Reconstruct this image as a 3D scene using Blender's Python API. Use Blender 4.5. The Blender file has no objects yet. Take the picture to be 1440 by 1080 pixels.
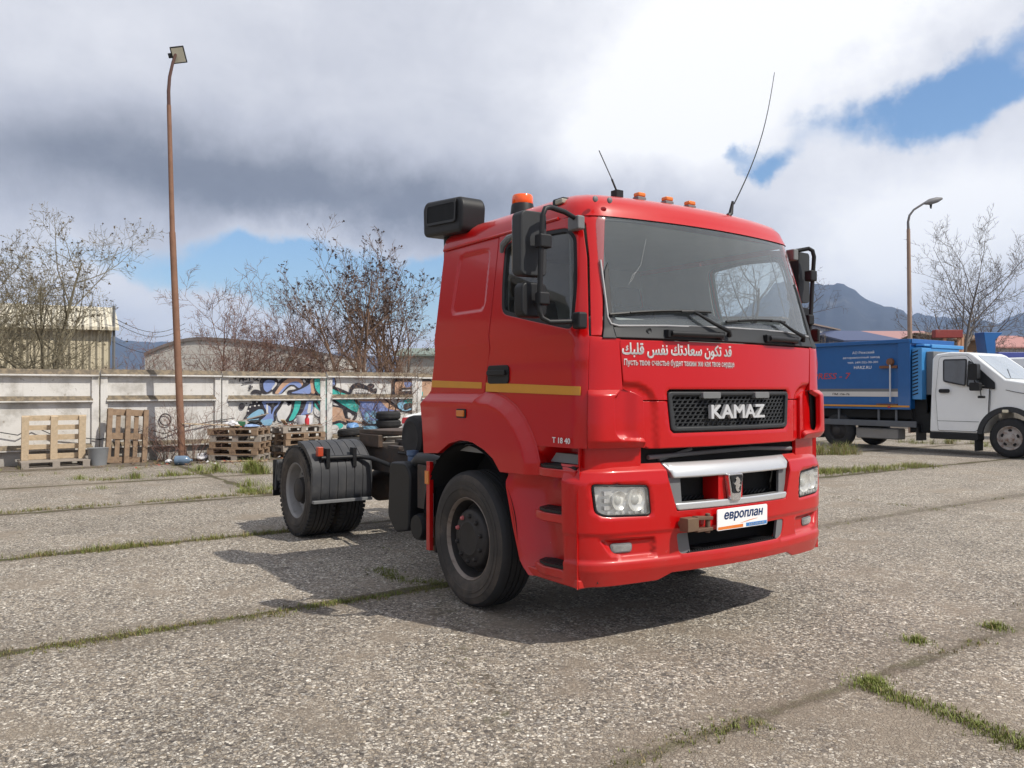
import bpy, bmesh, math, random
from math import sin, cos, pi, radians, hypot, atan2
from mathutils import Vector, Matrix, geometry, noise as mnoise

# ------------------------------------------------------------------ camera, sky, sun, exposure
# world axes: +x = the way the red tractor unit faces, +y = its left side, z up, metres
scene = bpy.context.scene
COL = scene.collection
cd = bpy.data.cameras.new("camera"); cam = bpy.data.objects.new("camera", cd); COL.objects.link(cam)
cd.sensor_width = 36; cd.lens = 28.76; cd.clip_start = .05; cd.clip_end = 20000
cam.location = (5.199, -4.398, 1.609)
VIEW = 0.9648
cam.rotation_euler = (pi/2 + .0078, 0, VIEW)
scene.camera = cam
scene.view_settings.view_transform = 'Standard'; scene.view_settings.look = 'None'
scene.view_settings.exposure = 0.0; scene.view_settings.gamma = 1
scene.cycles.max_bounces = 8; scene.cycles.transparent_max_bounces = 24
scene.cycles.caustics_reflective = False; scene.cycles.caustics_refractive = False
SUN_DIR = Vector((.91*cos(radians(50)), .41*cos(radians(50)), sin(radians(50)))).normalized()
sd = bpy.data.lights.new("sun", 'SUN'); sun = bpy.data.objects.new("sun", sd); COL.objects.link(sun)
sd.energy = 4.5; sd.angle = radians(.6); sd.color = (1, .94, .84)
sun.rotation_euler = SUN_DIR.to_track_quat('Z', 'Y').to_euler(); sun.location = (30, 15, 40)

class G:                                  # tiny node-graph writer
    def __init__(s, nt): s.nt = nt; s.n = nt.nodes; s.l = nt.links
    def node(s, t, **kw):
        n = s.n.new(t)
        for k, v in kw.items(): setattr(n, k, v)
        return n
    def put(s, n, i, v):
        if v is None: return
        if isinstance(v, bpy.types.NodeSocket): s.l.new(v, n.inputs[i])
        else: n.inputs[i].default_value = v
    def m(s, op, a, b=None, c=None, clamp=False):
        n = s.node('ShaderNodeMath', operation=op, use_clamp=clamp)
        s.put(n, 0, a); s.put(n, 1, b); s.put(n, 2, c); return n.outputs[0]
    def add(s, a, b): return s.m('ADD', a, b)
    def sub(s, a, b): return s.m('SUBTRACT', a, b)
    def mul(s, a, b): return s.m('MULTIPLY', a, b)
    def mix(s, f, a, b, blend='MIX'):
        n = s.node('ShaderNodeMix', data_type='RGBA', blend_type=blend)
        s.put(n, 0, f); s.put(n, 6, a); s.put(n, 7, b); return n.outputs[2]
    def step(s, v, lo, hi, a=0., b=1.):
        n = s.node('ShaderNodeMapRange', interpolation_type='SMOOTHSTEP'); n.clamp = True
        s.put(n, 0, v); s.put(n, 1, lo); s.put(n, 2, hi); s.put(n, 3, a); s.put(n, 4, b); return n.outputs[0]
    def noise(s, vec, scale, detail=4, rough=.55, out=0, dist=0):
        n = s.node('ShaderNodeTexNoise'); s.put(n, 'Vector', vec); s.put(n, 'Scale', scale)
        s.put(n, 'Detail', detail); s.put(n, 'Roughness', rough); s.put(n, 'Distortion', dist); return n.outputs[out]
    def voro(s, vec, scale, out='Color', feature='F1'):
        n = s.node('ShaderNodeTexVoronoi', feature=feature); s.put(n, 'Vector', vec); s.put(n, 'Scale', scale); return n.outputs[out]
    def ramp(s, f, pts, interp='LINEAR'):
        n = s.node('ShaderNodeValToRGB'); s.put(n, 0, f); cr = n.color_ramp; cr.interpolation = interp
        while len(cr.elements) > 1: cr.elements.remove(cr.elements[-1])
        cr.elements[0].position = pts[0][0]; cr.elements[0].color = (*pts[0][1], 1)
        for p, c in pts[1:]:
            e = cr.elements.new(p); e.color = (*c, 1)
        return n.outputs[0]
    def xyz(s, v):
        n = s.node('ShaderNodeSeparateXYZ'); s.put(n, 0, v); return n.outputs
    def com(s, x, y, z):
        n = s.node('ShaderNodeCombineXYZ'); s.put(n, 0, x); s.put(n, 1, y); s.put(n, 2, z); return n.outputs[0]
    def coord(s, o='Object'): return s.node('ShaderNodeTexCoord').outputs[o]
    def pos(s): return s.node('ShaderNodeNewGeometry').outputs['Position']
    def bump(s, h, strength=.3, dist=.01):
        n = s.node('ShaderNodeBump'); s.put(n, 'Strength', strength); s.put(n, 'Distance', dist); s.put(n, 'Height', h); return n.outputs[0]

def build_world():
    w = bpy.data.worlds.new("World"); scene.world = w; w.use_nodes = True
    nt = w.node_tree; nt.nodes.clear(); g = G(nt)
    out = g.node('ShaderNodeOutputWorld')
    sky = g.node('ShaderNodeTexSky', sky_type='NISHITA'); sky.sun_disc = False
    sky.sun_elevation = radians(50); sky.sun_rotation = atan2(SUN_DIR.x, SUN_DIR.y)
    sky.air_density = 1.0; sky.dust_density = .6; sky.ozone_density = 1.6
    bg = g.node('ShaderNodeBackground'); bg.inputs[1].default_value = .15
    # richer blue than the default sky, then clouds as a second background
    hsv = g.node('ShaderNodeHueSaturation'); hsv.inputs['Saturation'].default_value = 1.25; g.l.new(sky.outputs[0], hsv.inputs['Color'])
    g.l.new(hsv.outputs[0], bg.inputs[0])
    d = g.coord('Generated')
    # azimuth (deg, 0 = middle of the lot, + to the right) and elevation (deg)
    x, y, z = g.xyz(d)
    f = g.add(g.mul(x, -sin(VIEW)), g.mul(y, cos(VIEW)))
    r = g.add(g.mul(x, cos(VIEW)), g.mul(y, sin(VIEW)))
    az = g.mul(g.m('ARCTAN2', r, f), 180/pi)
    el = g.mul(g.m('ARCSINE', z), 180/pi)
    n1 = g.noise(d, 5.5, 7, .58); n2 = g.noise(g.node('ShaderNodeVectorMath', operation='ADD').outputs[0], 1) if False else None
    wv = g.node('ShaderNodeVectorMath', operation='ADD'); g.l.new(d, wv.inputs[0]); wv.inputs[1].default_value = (3.1, 7.7, 1.9)
    n2 = g.noise(wv.outputs[0], 4.0, 7, .6)
    wv3 = g.node('ShaderNodeVectorMath', operation='MULTIPLY'); g.l.new(d, wv3.inputs[0]); wv3.inputs[1].default_value = (1, 1, 2.6)
    n3 = g.noise(wv3.outputs[0], 3.1, 9, .57, dist=.25)
    azw = g.add(az, g.mul(g.sub(n1, .5), 17.)); elw = g.add(el, g.mul(g.sub(n2, .5), 9.))
    def gauss(a, e, sa, se, amp, tilt=0.):
        da = g.sub(azw, a); de = g.sub(elw, e)
        if tilt: de = g.sub(de, g.mul(da, tilt))
        q = g.add(g.m('POWER', g.m('ABSOLUTE', g.mul(da, 1/sa)), 2.), g.m('POWER', g.m('ABSOLUTE', g.mul(de, 1/se)), 2.))
        return g.mul(g.m('EXPONENT', g.mul(q, -1.)), amp)
    def total(l):
        t = l[0]
        for k in l[1:]: t = g.add(t, k)
        return t
    holes = total([gauss(27.4, 17.8, 6.4, 2.2, 1.3, .12), gauss(18.6, 14.6, 2.2, 1.5, .85, .0), gauss(16.2, 16.0, 1.3, .9, .5),
                   gauss(-15, 8.3, 9.5, 2.2, 1.35, -.03), gauss(-28, 7.2, 7, 1.2, .5), gauss(-6, 6.8, 5, 2.2, 1.0), gauss(31.5, 21.5, 3.5, 1.6, .6, .3)])
    mask = g.step(g.add(holes, g.mul(g.sub(n3, .5), .9)), .40, .90, 1., .07)
    bright = total([gauss(13, 21, 10, 6.0, .40, .1), gauss(24, 24, 9, 3.2, .4, .25), gauss(29, 11, 9, 3.8, .36), gauss(24, 7, 8, 3, .18), gauss(11, 16, 7, 4, .2),
                    gauss(-15, 10.2, 6, 1.6, .2), gauss(-26, 5.5, 12, 3.0, .24), gauss(-10, 5, 9, 2.4, .16), gauss(-24, 23, 12, 4, .1), gauss(55, 30, 25, 22, .15)])
    dark = total([gauss(-11, 12.8, 11.5, 2.6, .29), gauss(-22, 13.8, 9, 3.0, .21), gauss(-33, 13.5, 9, 4.0, .20), gauss(-5, 12.3, 7, 3.0, .12), gauss(6, 12, 8, 3.2, .1), gauss(15, 9, 8, 3, .08)])
    tex = g.mul(g.sub(n3, .5), .32)
    n4 = g.noise(d, 9, 8, .62, dist=.3)
    lum = g.add(g.sub(g.add(.65, bright), dark), g.add(tex, g.mul(g.sub(n4, .5), .22)))
    lum = g.sub(lum, g.step(f, .5, -.1, 0., .03))   # unseen sky overhead and behind dimmed to trim the fill light
    # clouds behind the photographer stay mid grey
    ccol = g.ramp(lum, [(0., (.13, .15, .19)), (.3, (.26, .28, .335)), (.58, (.60, .62, .695)), (.8, (.88, .89, .94)), (1., (1.12, 1.12, 1.13))])
    bg2 = g.node('ShaderNodeBackground'); bg2.inputs[1].default_value = 1.0; g.l.new(ccol, bg2.inputs[0])
    mx = g.node('ShaderNodeMixShader'); g.l.new(mask, mx.inputs[0]); g.l.new(bg.outputs[0], mx.inputs[1]); g.l.new(bg2.outputs[0], mx.inputs[2])
    g.l.new(mx.outputs[0], out.inputs[0])
build_world()

# ------------------------------------------------------------------ helpers
def tag(o, label=None, cat=None, group=None, kind=None):
    if label: o['label'] = label
    if cat: o['category'] = cat
    if group: o['group'] = group
    if kind: o['kind'] = kind
    return o
def thing(name, label, cat, loc=(0, 0, 0), rz=0, group=None):
    o = bpy.data.objects.new(name, None); COL.objects.link(o); o.empty_display_size = .2
    o.location = loc; o.rotation_euler = (0, 0, rz); return tag(o, label, cat, group)
def copy_tree(o, parent=None):
    c = o.copy(); COL.objects.link(c)
    if parent: c.parent = parent
    for ch in list(o.children): copy_tree(ch, c)
    return c
def link_mesh(name, me, mats, parent=None):
    o = bpy.data.objects.new(name, me); COL.objects.link(o)
    for m in (mats if isinstance(mats, (list, tuple)) else [mats]): me.materials.append(m)
    if parent: o.parent = parent
    return o
def lerp(pts):
    def f(z):
        if z <= pts[0][0]: return pts[0][1]
        for (a, b), (c, d) in zip(pts, pts[1:]):
            if z <= c: return b + (d-b)*(z-a)/(c-a)
        return pts[-1][1]
    return f
def sstep(a, b, v):
    t = max(0., min(1., (v-a)/(b-a))); return t*t*(3-2*t)

class MB:                                  # collects shapes, builds ONE mesh object
    def __init__(s): s.v = []; s.f = []; s.mi = []; s.cur = 0; s.M = None
    def mat(s, i): s.cur = i; return s
    def raw(s, vs, fs):
        b = len(s.v)
        s.v += [tuple(s.M @ Vector(p)) if s.M else tuple(p) for p in vs]
        for q in fs: s.f.append([b+i for i in q]); s.mi.append(s.cur)
        return s
    def box(s, x0, x1, y0, y1, z0, z1):
        vs = [(x, y, z) for x in (x0, x1) for y in (y0, y1) for z in (z0, z1)]
        return s.raw(vs, [(0, 1, 3, 2), (4, 6, 7, 5), (0, 4, 5, 1), (2, 3, 7, 6), (0, 2, 6, 4), (1, 5, 7, 3)])
    def bar(s, p, q, w, h, up=(0, 0, 1)):        # rectangular bar from p to q
        p, q = Vector(p), Vector(q); d = (q-p).normalized(); u = Vector(up)
        a = d.cross(u)
        if a.length < 1e-4: a = d.cross(Vector((1, 0, 0)))
        a.normalize(); u = a.cross(d)
        vs = []
        for c in (p, q):
            for i, j in ((-1, -1), (1, -1), (1, 1), (-1, 1)): vs.append(c + a*(i*w/2) + u*(j*h/2))
        return s.raw(vs, [(0, 3, 2, 1), (4, 5, 6, 7), (0, 1, 5, 4), (1, 2, 6, 5), (2, 3, 7, 6), (3, 0, 4, 7)])
    def tube(s, pts, r, n=8, caps=True):
        pts = [Vector(p) for p in pts]; k = len(pts)
        rs = r if isinstance(r, (list, tuple)) else [r]*k
        vs = []; prev = None
        for i, p in enumerate(pts):
            t = (pts[min(i+1, k-1)] - pts[max(i-1, 0)]).normalized()
            if prev is None:
                a = t.cross(Vector((0, 0, 1)))
                if a.length < 1e-3: a = t.cross(Vector((1, 0, 0)))
            else: a = prev - t*prev.dot(t)
            a.normalize(); prev = a; b = t.cross(a)
            for j in range(n):
                th = 2*pi*j/n; vs.append(p + (a*cos(th)+b*sin(th))*rs[i])
        fs = [(i*n+j, i*n+(j+1) % n, (i+1)*n+(j+1) % n, (i+1)*n+j) for i in range(k-1) for j in range(n)]
        if caps: fs += [tuple(range(n-1, -1, -1)), tuple((k-1)*n+j for j in range(n))]
        return s.raw(vs, fs)
    def lathe(s, prof, c=(0, 0, 0), axis='y', n=32, a0=0, a1=2*pi):   # prof: (along axis, radius)
        full = abs(a1-a0-2*pi) < 1e-6; m = n if full else n+1
        vs = []
        for h, r in prof:
            for j in range(m):
                th = a0+(a1-a0)*j/n; u, v = r*cos(th), r*sin(th)
                vs.append({'y': (c[0]+u, c[1]+h, c[2]+v), 'z': (c[0]+u, c[1]+v, c[2]+h), 'x': (c[0]+h, c[1]+u, c[2]+v)}[axis])
        fs = [(i*m+j, i*m+(j+1) % m, (i+1)*m+(j+1) % m, (i+1)*m+j) for i in range(len(prof)-1) for j in range(n)]
        return s.raw(vs, fs)
    def prism(s, poly, fn, t0, t1):          # poly 2d (ccw), fn(u,v,t)->xyz
        n = len(poly)
        vs = [fn(u, v, t0) for u, v in poly] + [fn(u, v, t1) for u, v in poly]
        fs = [tuple(range(n-1, -1, -1)), tuple(range(n, 2*n))] + [(i, (i+1) % n, n+(i+1) % n, n+i) for i in range(n)]
        return s.raw(vs, fs)
    def build(s, name, mats, parent=None, bevel=0, seg=2, smooth=40):
        me = bpy.data.meshes.new(name); me.from_pydata(s.v, [], s.f)
        bm = bmesh.new(); bm.from_mesh(me)
        for f, i in zip(bm.faces, s.mi): f.material_index = i
        bmesh.ops.recalc_face_normals(bm, faces=bm.faces)
        if smooth:
            for f in bm.faces: f.smooth = True
            for e in bm.edges:
                if len(e.link_faces) == 2 and e.calc_face_angle(0) > radians(smooth): e.smooth = False
        bm.to_mesh(me); bm.free()
        o = link_mesh(name, me, mats, parent)
        if bevel:
            b = o.modifiers.new("bevel", 'BEVEL'); b.width = bevel; b.segments = seg; b.limit_method = 'ANGLE'; b.angle_limit = radians(35)
            b.harden_normals = True
        return o

def rrect(x0, x1, z0, z1, r, n=5):
    p = []
    for cx, cz, a in ((x1-r, z1-r, 0), (x0+r, z1-r, pi/2), (x0+r, z0+r, pi), (x1-r, z0+r, 3*pi/2)):
        for i in range(n+1): p.append((cx+r*cos(a+i*pi/2/n), cz+r*sin(a+i*pi/2/n)))
    return p
def rounded(poly, r, n=4):                 # round the corners of a polygon (r may be a list)
    out = []; k = len(poly)
    for i in range(k):
        ri = r[i] if isinstance(r, (list, tuple)) else r
        p = Vector(poly[i]).to_2d(); a = Vector(poly[i-1]).to_2d(); b = Vector(poly[(i+1) % k]).to_2d()
        if ri <= 0: out.append(tuple(p)); continue
        da, db = a-p, b-p; t = min(ri, da.length*.48, db.length*.48)
        p0 = p+da.normalized()*t; p2 = p+db.normalized()*t
        for j in range(n+1):
            u = j/n; q = p0*(1-u)**2 + p*2*u*(1-u) + p2*u*u; out.append(tuple(q))
    return out
def area2(p): return sum(p[i-1][0]*p[i][1]-p[i][0]*p[i-1][1] for i in range(len(p)))/2
def pip(x, y, p):
    c = False; j = len(p)-1
    for i in range(len(p)):
        if (p[i][1] > y) != (p[j][1] > y) and x < (p[j][0]-p[i][0])*(y-p[i][1])/(p[j][1]-p[i][1])+p[i][0]: c = not c
        j = i
    return c
def segdist(x, y, p):
    best = 9
    for i in range(len(p)):
        ax, ay = p[i-1]; bx, by = p[i]; dx, dy = bx-ax, by-ay; L = dx*dx+dy*dy
        t = 0 if L < 1e-12 else max(0, min(1, ((x-ax)*dx+(y-ay)*dy)/L))
        d = hypot(x-ax-t*dx, y-ay-t*dy); best = min(best, d)
    return best
def polydist(x, y, p):                     # distance to an open polyline
    best = 9
    for i in range(1, len(p)):
        ax, ay = p[i-1]; bx, by = p[i]; dx, dy = bx-ax, by-ay; L = dx*dx+dy*dy
        t = 0 if L < 1e-12 else max(0, min(1, ((x-ax)*dx+(y-ay)*dy)/L))
        best = min(best, hypot(x-ax-t*dx, y-ay-t*dy))
    return best
def densify(p, h):
    o = []
    for i in range(len(p)):
        a, b = p[i], p[(i+1) % len(p)]; n = max(1, int(math.ceil(hypot(b[0]-a[0], b[1]-a[1])/h)))
        o += [(a[0]+(b[0]-a[0])*k/n, a[1]+(b[1]-a[1])*k/n) for k in range(n)]
    return o
def inset(p, d):
    o = []
    for i in range(len(p)):
        a, b, c = p[i-1], p[i], p[(i+1) % len(p)]
        n1 = Vector((-(b[1]-a[1]), b[0]-a[0])); n2 = Vector((-(c[1]-b[1]), c[0]-b[0]))
        n = n1.normalized()+n2.normalized()
        if n.length < 1e-6: n = n1
        n.normalize(); o.append((b[0]+n.x*d, b[1]+n.y*d))
    return o

class Surf:                                # a vehicle body skin: w runs round the front, z up
    def __init__(s, xf, hw, r, bow): s.xf, s.hw, s.r, s.bow = lerp(xf), lerp(hw), lerp(r), lerp(bow)
    def par(s, z):
        hw = s.hw(z); r = s.r(z); yc = hw-r; b = s.bow(z); return hw, r, yc, b, s.xf(z)-b*yc*yc
    def P(s, w, z):
        hw, r, yc, b, x1 = s.par(z); a = abs(w); g = 1 if w >= 0 else -1
        if a <= 1: y = a*yc; x = s.xf(z)-b*y*y
        elif a <= 1.3:
            t = (a-1)/.3; m = -2*b*yc; l = hypot(m, 1); k = .55*r
            q = [(x1, yc), (x1+m/l*k, yc+k/l), (x1-r+k, hw), (x1-r, hw)]
            c = [(1-t)**3, 3*t*(1-t)**2, 3*t*t*(1-t), t**3]
            x = sum(c[i]*q[i][0] for i in range(4)); y = sum(c[i]*q[i][1] for i in range(4))
        else: x = x1-r-(a-1.3); y = hw
        return Vector((x, g*y, z))
    def s(self, x, z): hw, r, yc, b, x1 = self.par(z); return (-(1.3+(x1-r-x)), z)    # right side, by x
    def f(self, y, z): return (y/self.par(z)[2], z)                                      # front, by y
    def sx(self, pts): return [self.s(*p) for p in pts]
    def fy(self, pts): return [self.f(*p) for p in pts]
    def N(s, w, z, off=None):
        e = 1e-3; F = (lambda a, b: s.P(a, b)) if off is None else off
        n = (F(w+e, z)-F(w-e, z)).cross(F(w, z+e)-F(w, z-e)); n.normalize(); return n

def panel(name, S, poly, mats, parent, holes=(), off=0., bulge=None, thick=.025, step=.05, mirror=False, gap=.004, rim=.003):
    fl = (lambda q: [(-a, b) for a, b in q]) if mirror else (lambda q: list(q))
    poly = fl(poly); holes = [fl(h) for h in holes]
    bl = bulge if not mirror else ((lambda w, z: bulge(-w, z)) if bulge else None)
    if area2(poly) < 0: poly = poly[::-1]
    holes = [h[::-1] if area2(h) > 0 else h for h in holes]
    loops = [densify(p, step*.6) for p in [poly]+holes]
    ins = [inset(l, gap) for l in loops]
    def base(w, z): return S.P(w, z)
    nb = {}
    def pos(w, z):
        o = off+(bl(w, z) if bl else 0)
        p = S.P(w, z)
        return p if o == 0 else p+S.N(w, z)*o
    pts = []; edges = []
    for l in ins:
        b = len(pts); n = len(l); pts += l; edges += [(b+i, b+(i+1) % n) for i in range(n)]
    x0 = min(p[0] for p in poly); x1 = max(p[0] for p in poly); z0 = min(p[1] for p in poly); z1 = max(p[1] for p in poly)
    k = 0; zz = z0+step/2
    while zz < z1:
        xx = x0+step/2+(step/2 if k % 2 else 0)
        while xx < x1:
            if pip(xx, zz, ins[0]) and not any(pip(xx, zz, h) for h in ins[1:]) and min(segdist(xx, zz, l) for l in ins) > step*.4: pts.append((xx, zz))
            xx += step
        zz += step*.87; k += 1
    V, E_, F_, *_ = geometry.delaunay_2d_cdt([Vector(p) for p in pts], edges, [], 0, 1e-6)
    fs = []
    for f in F_:
        cx = sum(V[i].x for i in f)/len(f); cy = sum(V[i].y for i in f)/len(f)
        if pip(cx, cy, ins[0]) and not any(pip(cx, cy, h) for h in ins[1:]):
            if sum(V[f[i-1]].x*V[f[i]].y-V[f[i]].x*V[f[i-1]].y for i in range(len(f))) < 0: f = list(f)[::-1]
            fs.append(list(f))
    vs = [pos(v.x, v.y) for v in V]; ns = [S.N(v.x, v.y, pos) for v in V]
    for L, I in zip(loops, ins):
        n = len(L); A = []; B = []; C2 = []; D = []
        for i in range(n):
            w, z = L[i]; iw, iz = I[i]
            nn = S.N(iw, iz, pos); pi_ = pos(iw, iz); po = pos(w, z)-nn*rim
            t = (po-pi_); t -= nn*t.dot(nn)
            t = t.normalized() if t.length > 1e-7 else nn
            A.append((pi_, nn)); B.append((po, (nn+t).normalized())); C2.append((po, t)); D.append((po-nn*thick, t))
        b = len(vs)
        for q in (A, B, C2, D):
            for p, nn in q: vs.append(p); ns.append(nn)
        for i in range(n):
            j = (i+1) % n
            fs.append([b+j, b+i, b+n+i, b+n+j]); fs.append([b+2*n+j, b+2*n+i, b+3*n+i, b+3*n+j])
    me = bpy.data.meshes.new(name); me.from_pydata([tuple(v) for v in vs], [], fs)
    me.polygons.foreach_set('use_smooth', [True]*len(me.polygons)); me.update()
    me.normals_split_custom_set_from_vertices([tuple(n) for n in ns])
    return link_mesh(name, me, mats, parent)

def text_mesh(s, size=1., bold=0., res=2, extrude=0., spacing=1.):
    c = bpy.data.curves.new('t', 'FONT'); c.body = s; c.size = size; c.offset = bold; c.resolution_u = res; c.extrude = extrude; c.space_character = spacing
    o = bpy.data.objects.new('t', c); COL.objects.link(o)
    me = bpy.data.meshes.new_from_object(o.evaluated_get(bpy.context.evaluated_depsgraph_get()))
    bpy.data.objects.remove(o); return me
def outline_mesh(s, res):                  # flat letters filled by winding number (overlapping contours in the font)
    c = bpy.data.curves.new('t', 'FONT'); c.body = s; c.size = 1; c.resolution_u = res; c.fill_mode = 'NONE'
    o = bpy.data.objects.new('t', c); COL.objects.link(o)
    me = bpy.data.meshes.new_from_object(o.evaluated_get(bpy.context.evaluated_depsgraph_get())); bpy.data.objects.remove(o)
    P = [v.co.to_2d() for v in me.vertices]; E = [tuple(e.vertices) for e in me.edges]
    nx = {}
    for a, b in E: nx.setdefault(a, []).append(b); nx.setdefault(b, []).append(a)
    loops = []; seen = set()
    for st in range(len(P)):
        if st in seen or st not in nx: continue
        L = [st]; seen.add(st); cur = max(nx[st]) if abs(max(nx[st])-st) == 1 else min(nx[st])
        cur = st+1 if st+1 in nx[st] else nx[st][0]
        while cur not in seen:
            L.append(cur); seen.add(cur); q = [k for k in nx[cur] if k not in seen]
            if not q: break
            cur = q[0]
        loops.append(L)
    V, e_, F, *_ = geometry.delaunay_2d_cdt(P, E, [], 0, 1e-5)
    box = [(min(P[i].x for i in L), max(P[i].x for i in L), min(P[i].y for i in L), max(P[i].y for i in L)) for L in loops]
    out = []
    for f in F:
        x = sum(V[i].x for i in f)/len(f); y = sum(V[i].y for i in f)/len(f); w = 0
        for L, (x0, x1, y0, y1) in zip(loops, box):
            if not (x <= x1 and y0 <= y <= y1): continue
            for k in range(len(L)):
                a, b = P[L[k-1]], P[L[k]]
                if (a.y <= y) != (b.y <= y):
                    if a.x+(y-a.y)/(b.y-a.y)*(b.x-a.x) > x: w += 1 if b.y > a.y else -1
        if w: out.append(list(f))
    me.clear_geometry(); me.from_pydata([(v.x, v.y, 0) for v in V], [], out); return me
def lettering(name, s, fn, box, mats, parent, bold=0., shear=0., res=2, extrude=0.):
    """flat text fitted to box (u0,u1,v0,v1), laid onto fn(u,v,height)"""
    me = text_mesh(s, 1., 0, res, extrude) if extrude else outline_mesh(s, res)
    if bold:                               # heavier strokes: shifted copies, each a hair above the last
        vs = [v.co.copy() for v in me.vertices]; fs = [list(p.vertices) for p in me.polygons]; V = []; F = []
        for i, (dx, dy) in enumerate(((0, 0), (1, 0), (-1, 0), (0, 1), (0, -1), (.7, .7), (-.7, .7), (.7, -.7), (-.7, -.7))):
            b = len(V); V += [(v.x+dx*bold, v.y+dy*bold*.8, v.z+i*.0004*(1 if v.z >= 0 else 0)) for v in vs]; F += [[b+k for k in f] for f in fs]
        me.clear_geometry(); me.from_pydata(V, [], F)
    xs = [v.co.x for v in me.vertices]; ys = [v.co.y for v in me.vertices]
    a, b, c, d = min(xs), max(xs), min(ys), max(ys); u0, u1, v0, v1 = box
    for v in me.vertices:
        y = (v.co.y-c)/(d-c); u = u0+(u1-u0)*(v.co.x-a)/(b-a)+shear*y*(v1-v0); h = v.co.z
        v.co = Vector(fn(u, v0+(v1-v0)*y, h))
    me.name = name; me.update()
    return link_mesh(name, me, mats, parent)

# ------------------------------------------------------------------ materials
MATS = {}
def mat(name, col, rough=.5, metal=0., coat=0., var=.15, vscale=6., dirt=0., dcol=(.25, .2, .15), dscale=3., bump=0., bscale=60., spec=.5, low=None, coords='Object', chips=False):
    if name in MATS: return MATS[name]
    m = bpy.data.materials.new(name); m.use_nodes = True; nt = m.node_tree; g = G(nt)
    b = nt.nodes['Principled BSDF']; c = g.coord(coords)
    n = g.noise(c, vscale, 6, .6)
    base = g.mix(n, tuple(x*(1-var) for x in col)+(1,), tuple(min(1, x*(1+var)) for x in col)+(1,))
    if dirt > 0 or low:
        dn = g.noise(c, dscale, 8, .65)
        k = g.step(dn, .62-dirt*.3, .85-dirt*.2, 0., min(1., dirt*1.3)) if dirt else None
        if low:                                # road dust thrown up on the lowest part of a vehicle
            z = g.xyz(g.pos())[2]
            kk = g.mul(g.step(g.add(z, g.mul(g.sub(dn, .5), .5)), low[0], low[1], 1., 0.), low[2])
            k = kk if k is None else g.m('MAXIMUM', k, kk)
        base = g.mix(k, base, (*dcol, 1))
        g.l.new(g.add(rough, g.mul(k, .8-rough)), b.inputs['Roughness'])
    else:
        g.l.new(g.add(rough-.04, g.mul(n, .08)), b.inputs['Roughness'])
    if chips:                              # fine dust lying on upward faces
        up = g.xyz(g.node('ShaderNodeNewGeometry').outputs['Normal'])[2]
        base = g.mix(g.mul(g.step(up, .35, .95), g.add(.04, g.mul(g.noise(c, 7, 6, .65), .18))), base, (.52, .36, .32, 1))
    if chips:                              # stone chips, thick on the bumper and sparse above
        zc = g.xyz(g.pos())[2]; cn = g.noise(c, 55, 3, .5); cm = g.noise(c, 2.5, 4, .6)
        thr = g.add(g.add(.74, g.step(zc, .5, 1.3, 0., .10)), g.mul(g.sub(.55, cm), .25))
        base = g.mix(g.mul(g.step(g.sub(cn, thr), 0., .02), .8), base, (.50, .36, .33, 1))
    g.l.new(base, b.inputs['Base Color'])
    b.inputs['Metallic'].default_value = metal; b.inputs['Coat Weight'].default_value = coat; b.inputs['Coat Roughness'].default_value = .06
    b.inputs['Specular IOR Level'].default_value = spec
    if bump: g.l.new(g.bump(g.noise(c, bscale, 4, .6), bump, .01), b.inputs['Normal'])
    MATS[name] = m; return m
def glass_mat(name, tint=(.8, .86, .86), dust=.08, refl=1.0, dcol=(.55, .55, .52), film=False):
    m = bpy.data.materials.new(name); m.use_nodes = True; nt = m.node_tree; g = G(nt); nt.nodes.clear()
    out = g.node('ShaderNodeOutputMaterial')
    tr = g.node('ShaderNodeBsdfTransparent'); tr.inputs[0].default_value = (*tint, 1)
    gl = g.node('ShaderNodeBsdfGlossy'); gl.inputs['Roughness'].default_value = .02
    ge = g.node('ShaderNodeNewGeometry'); dt = g.node('ShaderNodeVectorMath', operation='DOT_PRODUCT')
    g.l.new(ge.outputs['Incoming'], dt.inputs[0]); g.l.new(ge.outputs['Normal'], dt.inputs[1])
    fr_ = g.add(.04, g.mul(g.m('POWER', g.sub(1., g.m('ABSOLUTE', dt.outputs['Value'])), 5.), .96))   # the same from both sides
    # both faces of the pane reflect
    k = g.m('MINIMUM', g.mul(fr_, 1.7*refl), 1.)
    mx = g.node('ShaderNodeMixShader'); g.l.new(k, mx.inputs[0]); g.l.new(tr.outputs[0], mx.inputs[1]); g.l.new(gl.outputs[0], mx.inputs[2])
    df = g.node('ShaderNodeBsdfDiffuse'); df.inputs[0].default_value = (*dcol, 1)
    c = g.coord('Object'); n = g.noise(c, 3, 8, .65); n2 = g.noise(c, 40, 4, .6)
    kk = g.mul(g.add(g.step(n, .3, .75), g.mul(g.step(n2, .6, .75), .5)), dust)
    if film:                               # dust film wiped in streaks, its even veil also painting in reflected sky
        st = g.node('ShaderNodeVectorMath', operation='MULTIPLY'); g.l.new(c, st.inputs[0]); st.inputs[1].default_value = (3, 9, .8)
        kk = g.mul(g.add(.62, g.add(g.mul(g.noise(st.outputs[0], 1.2, 6, .6), .45), g.mul(g.step(n2, .66, .78), .35))), dust)
    mx2 = g.node('ShaderNodeMixShader'); g.l.new(kk, mx2.inputs[0]); g.l.new(mx.outputs[0], mx2.inputs[1]); g.l.new(df.outputs[0], mx2.inputs[2])
    g.l.new(mx2.outputs[0], out.inputs[0]); return m
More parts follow.
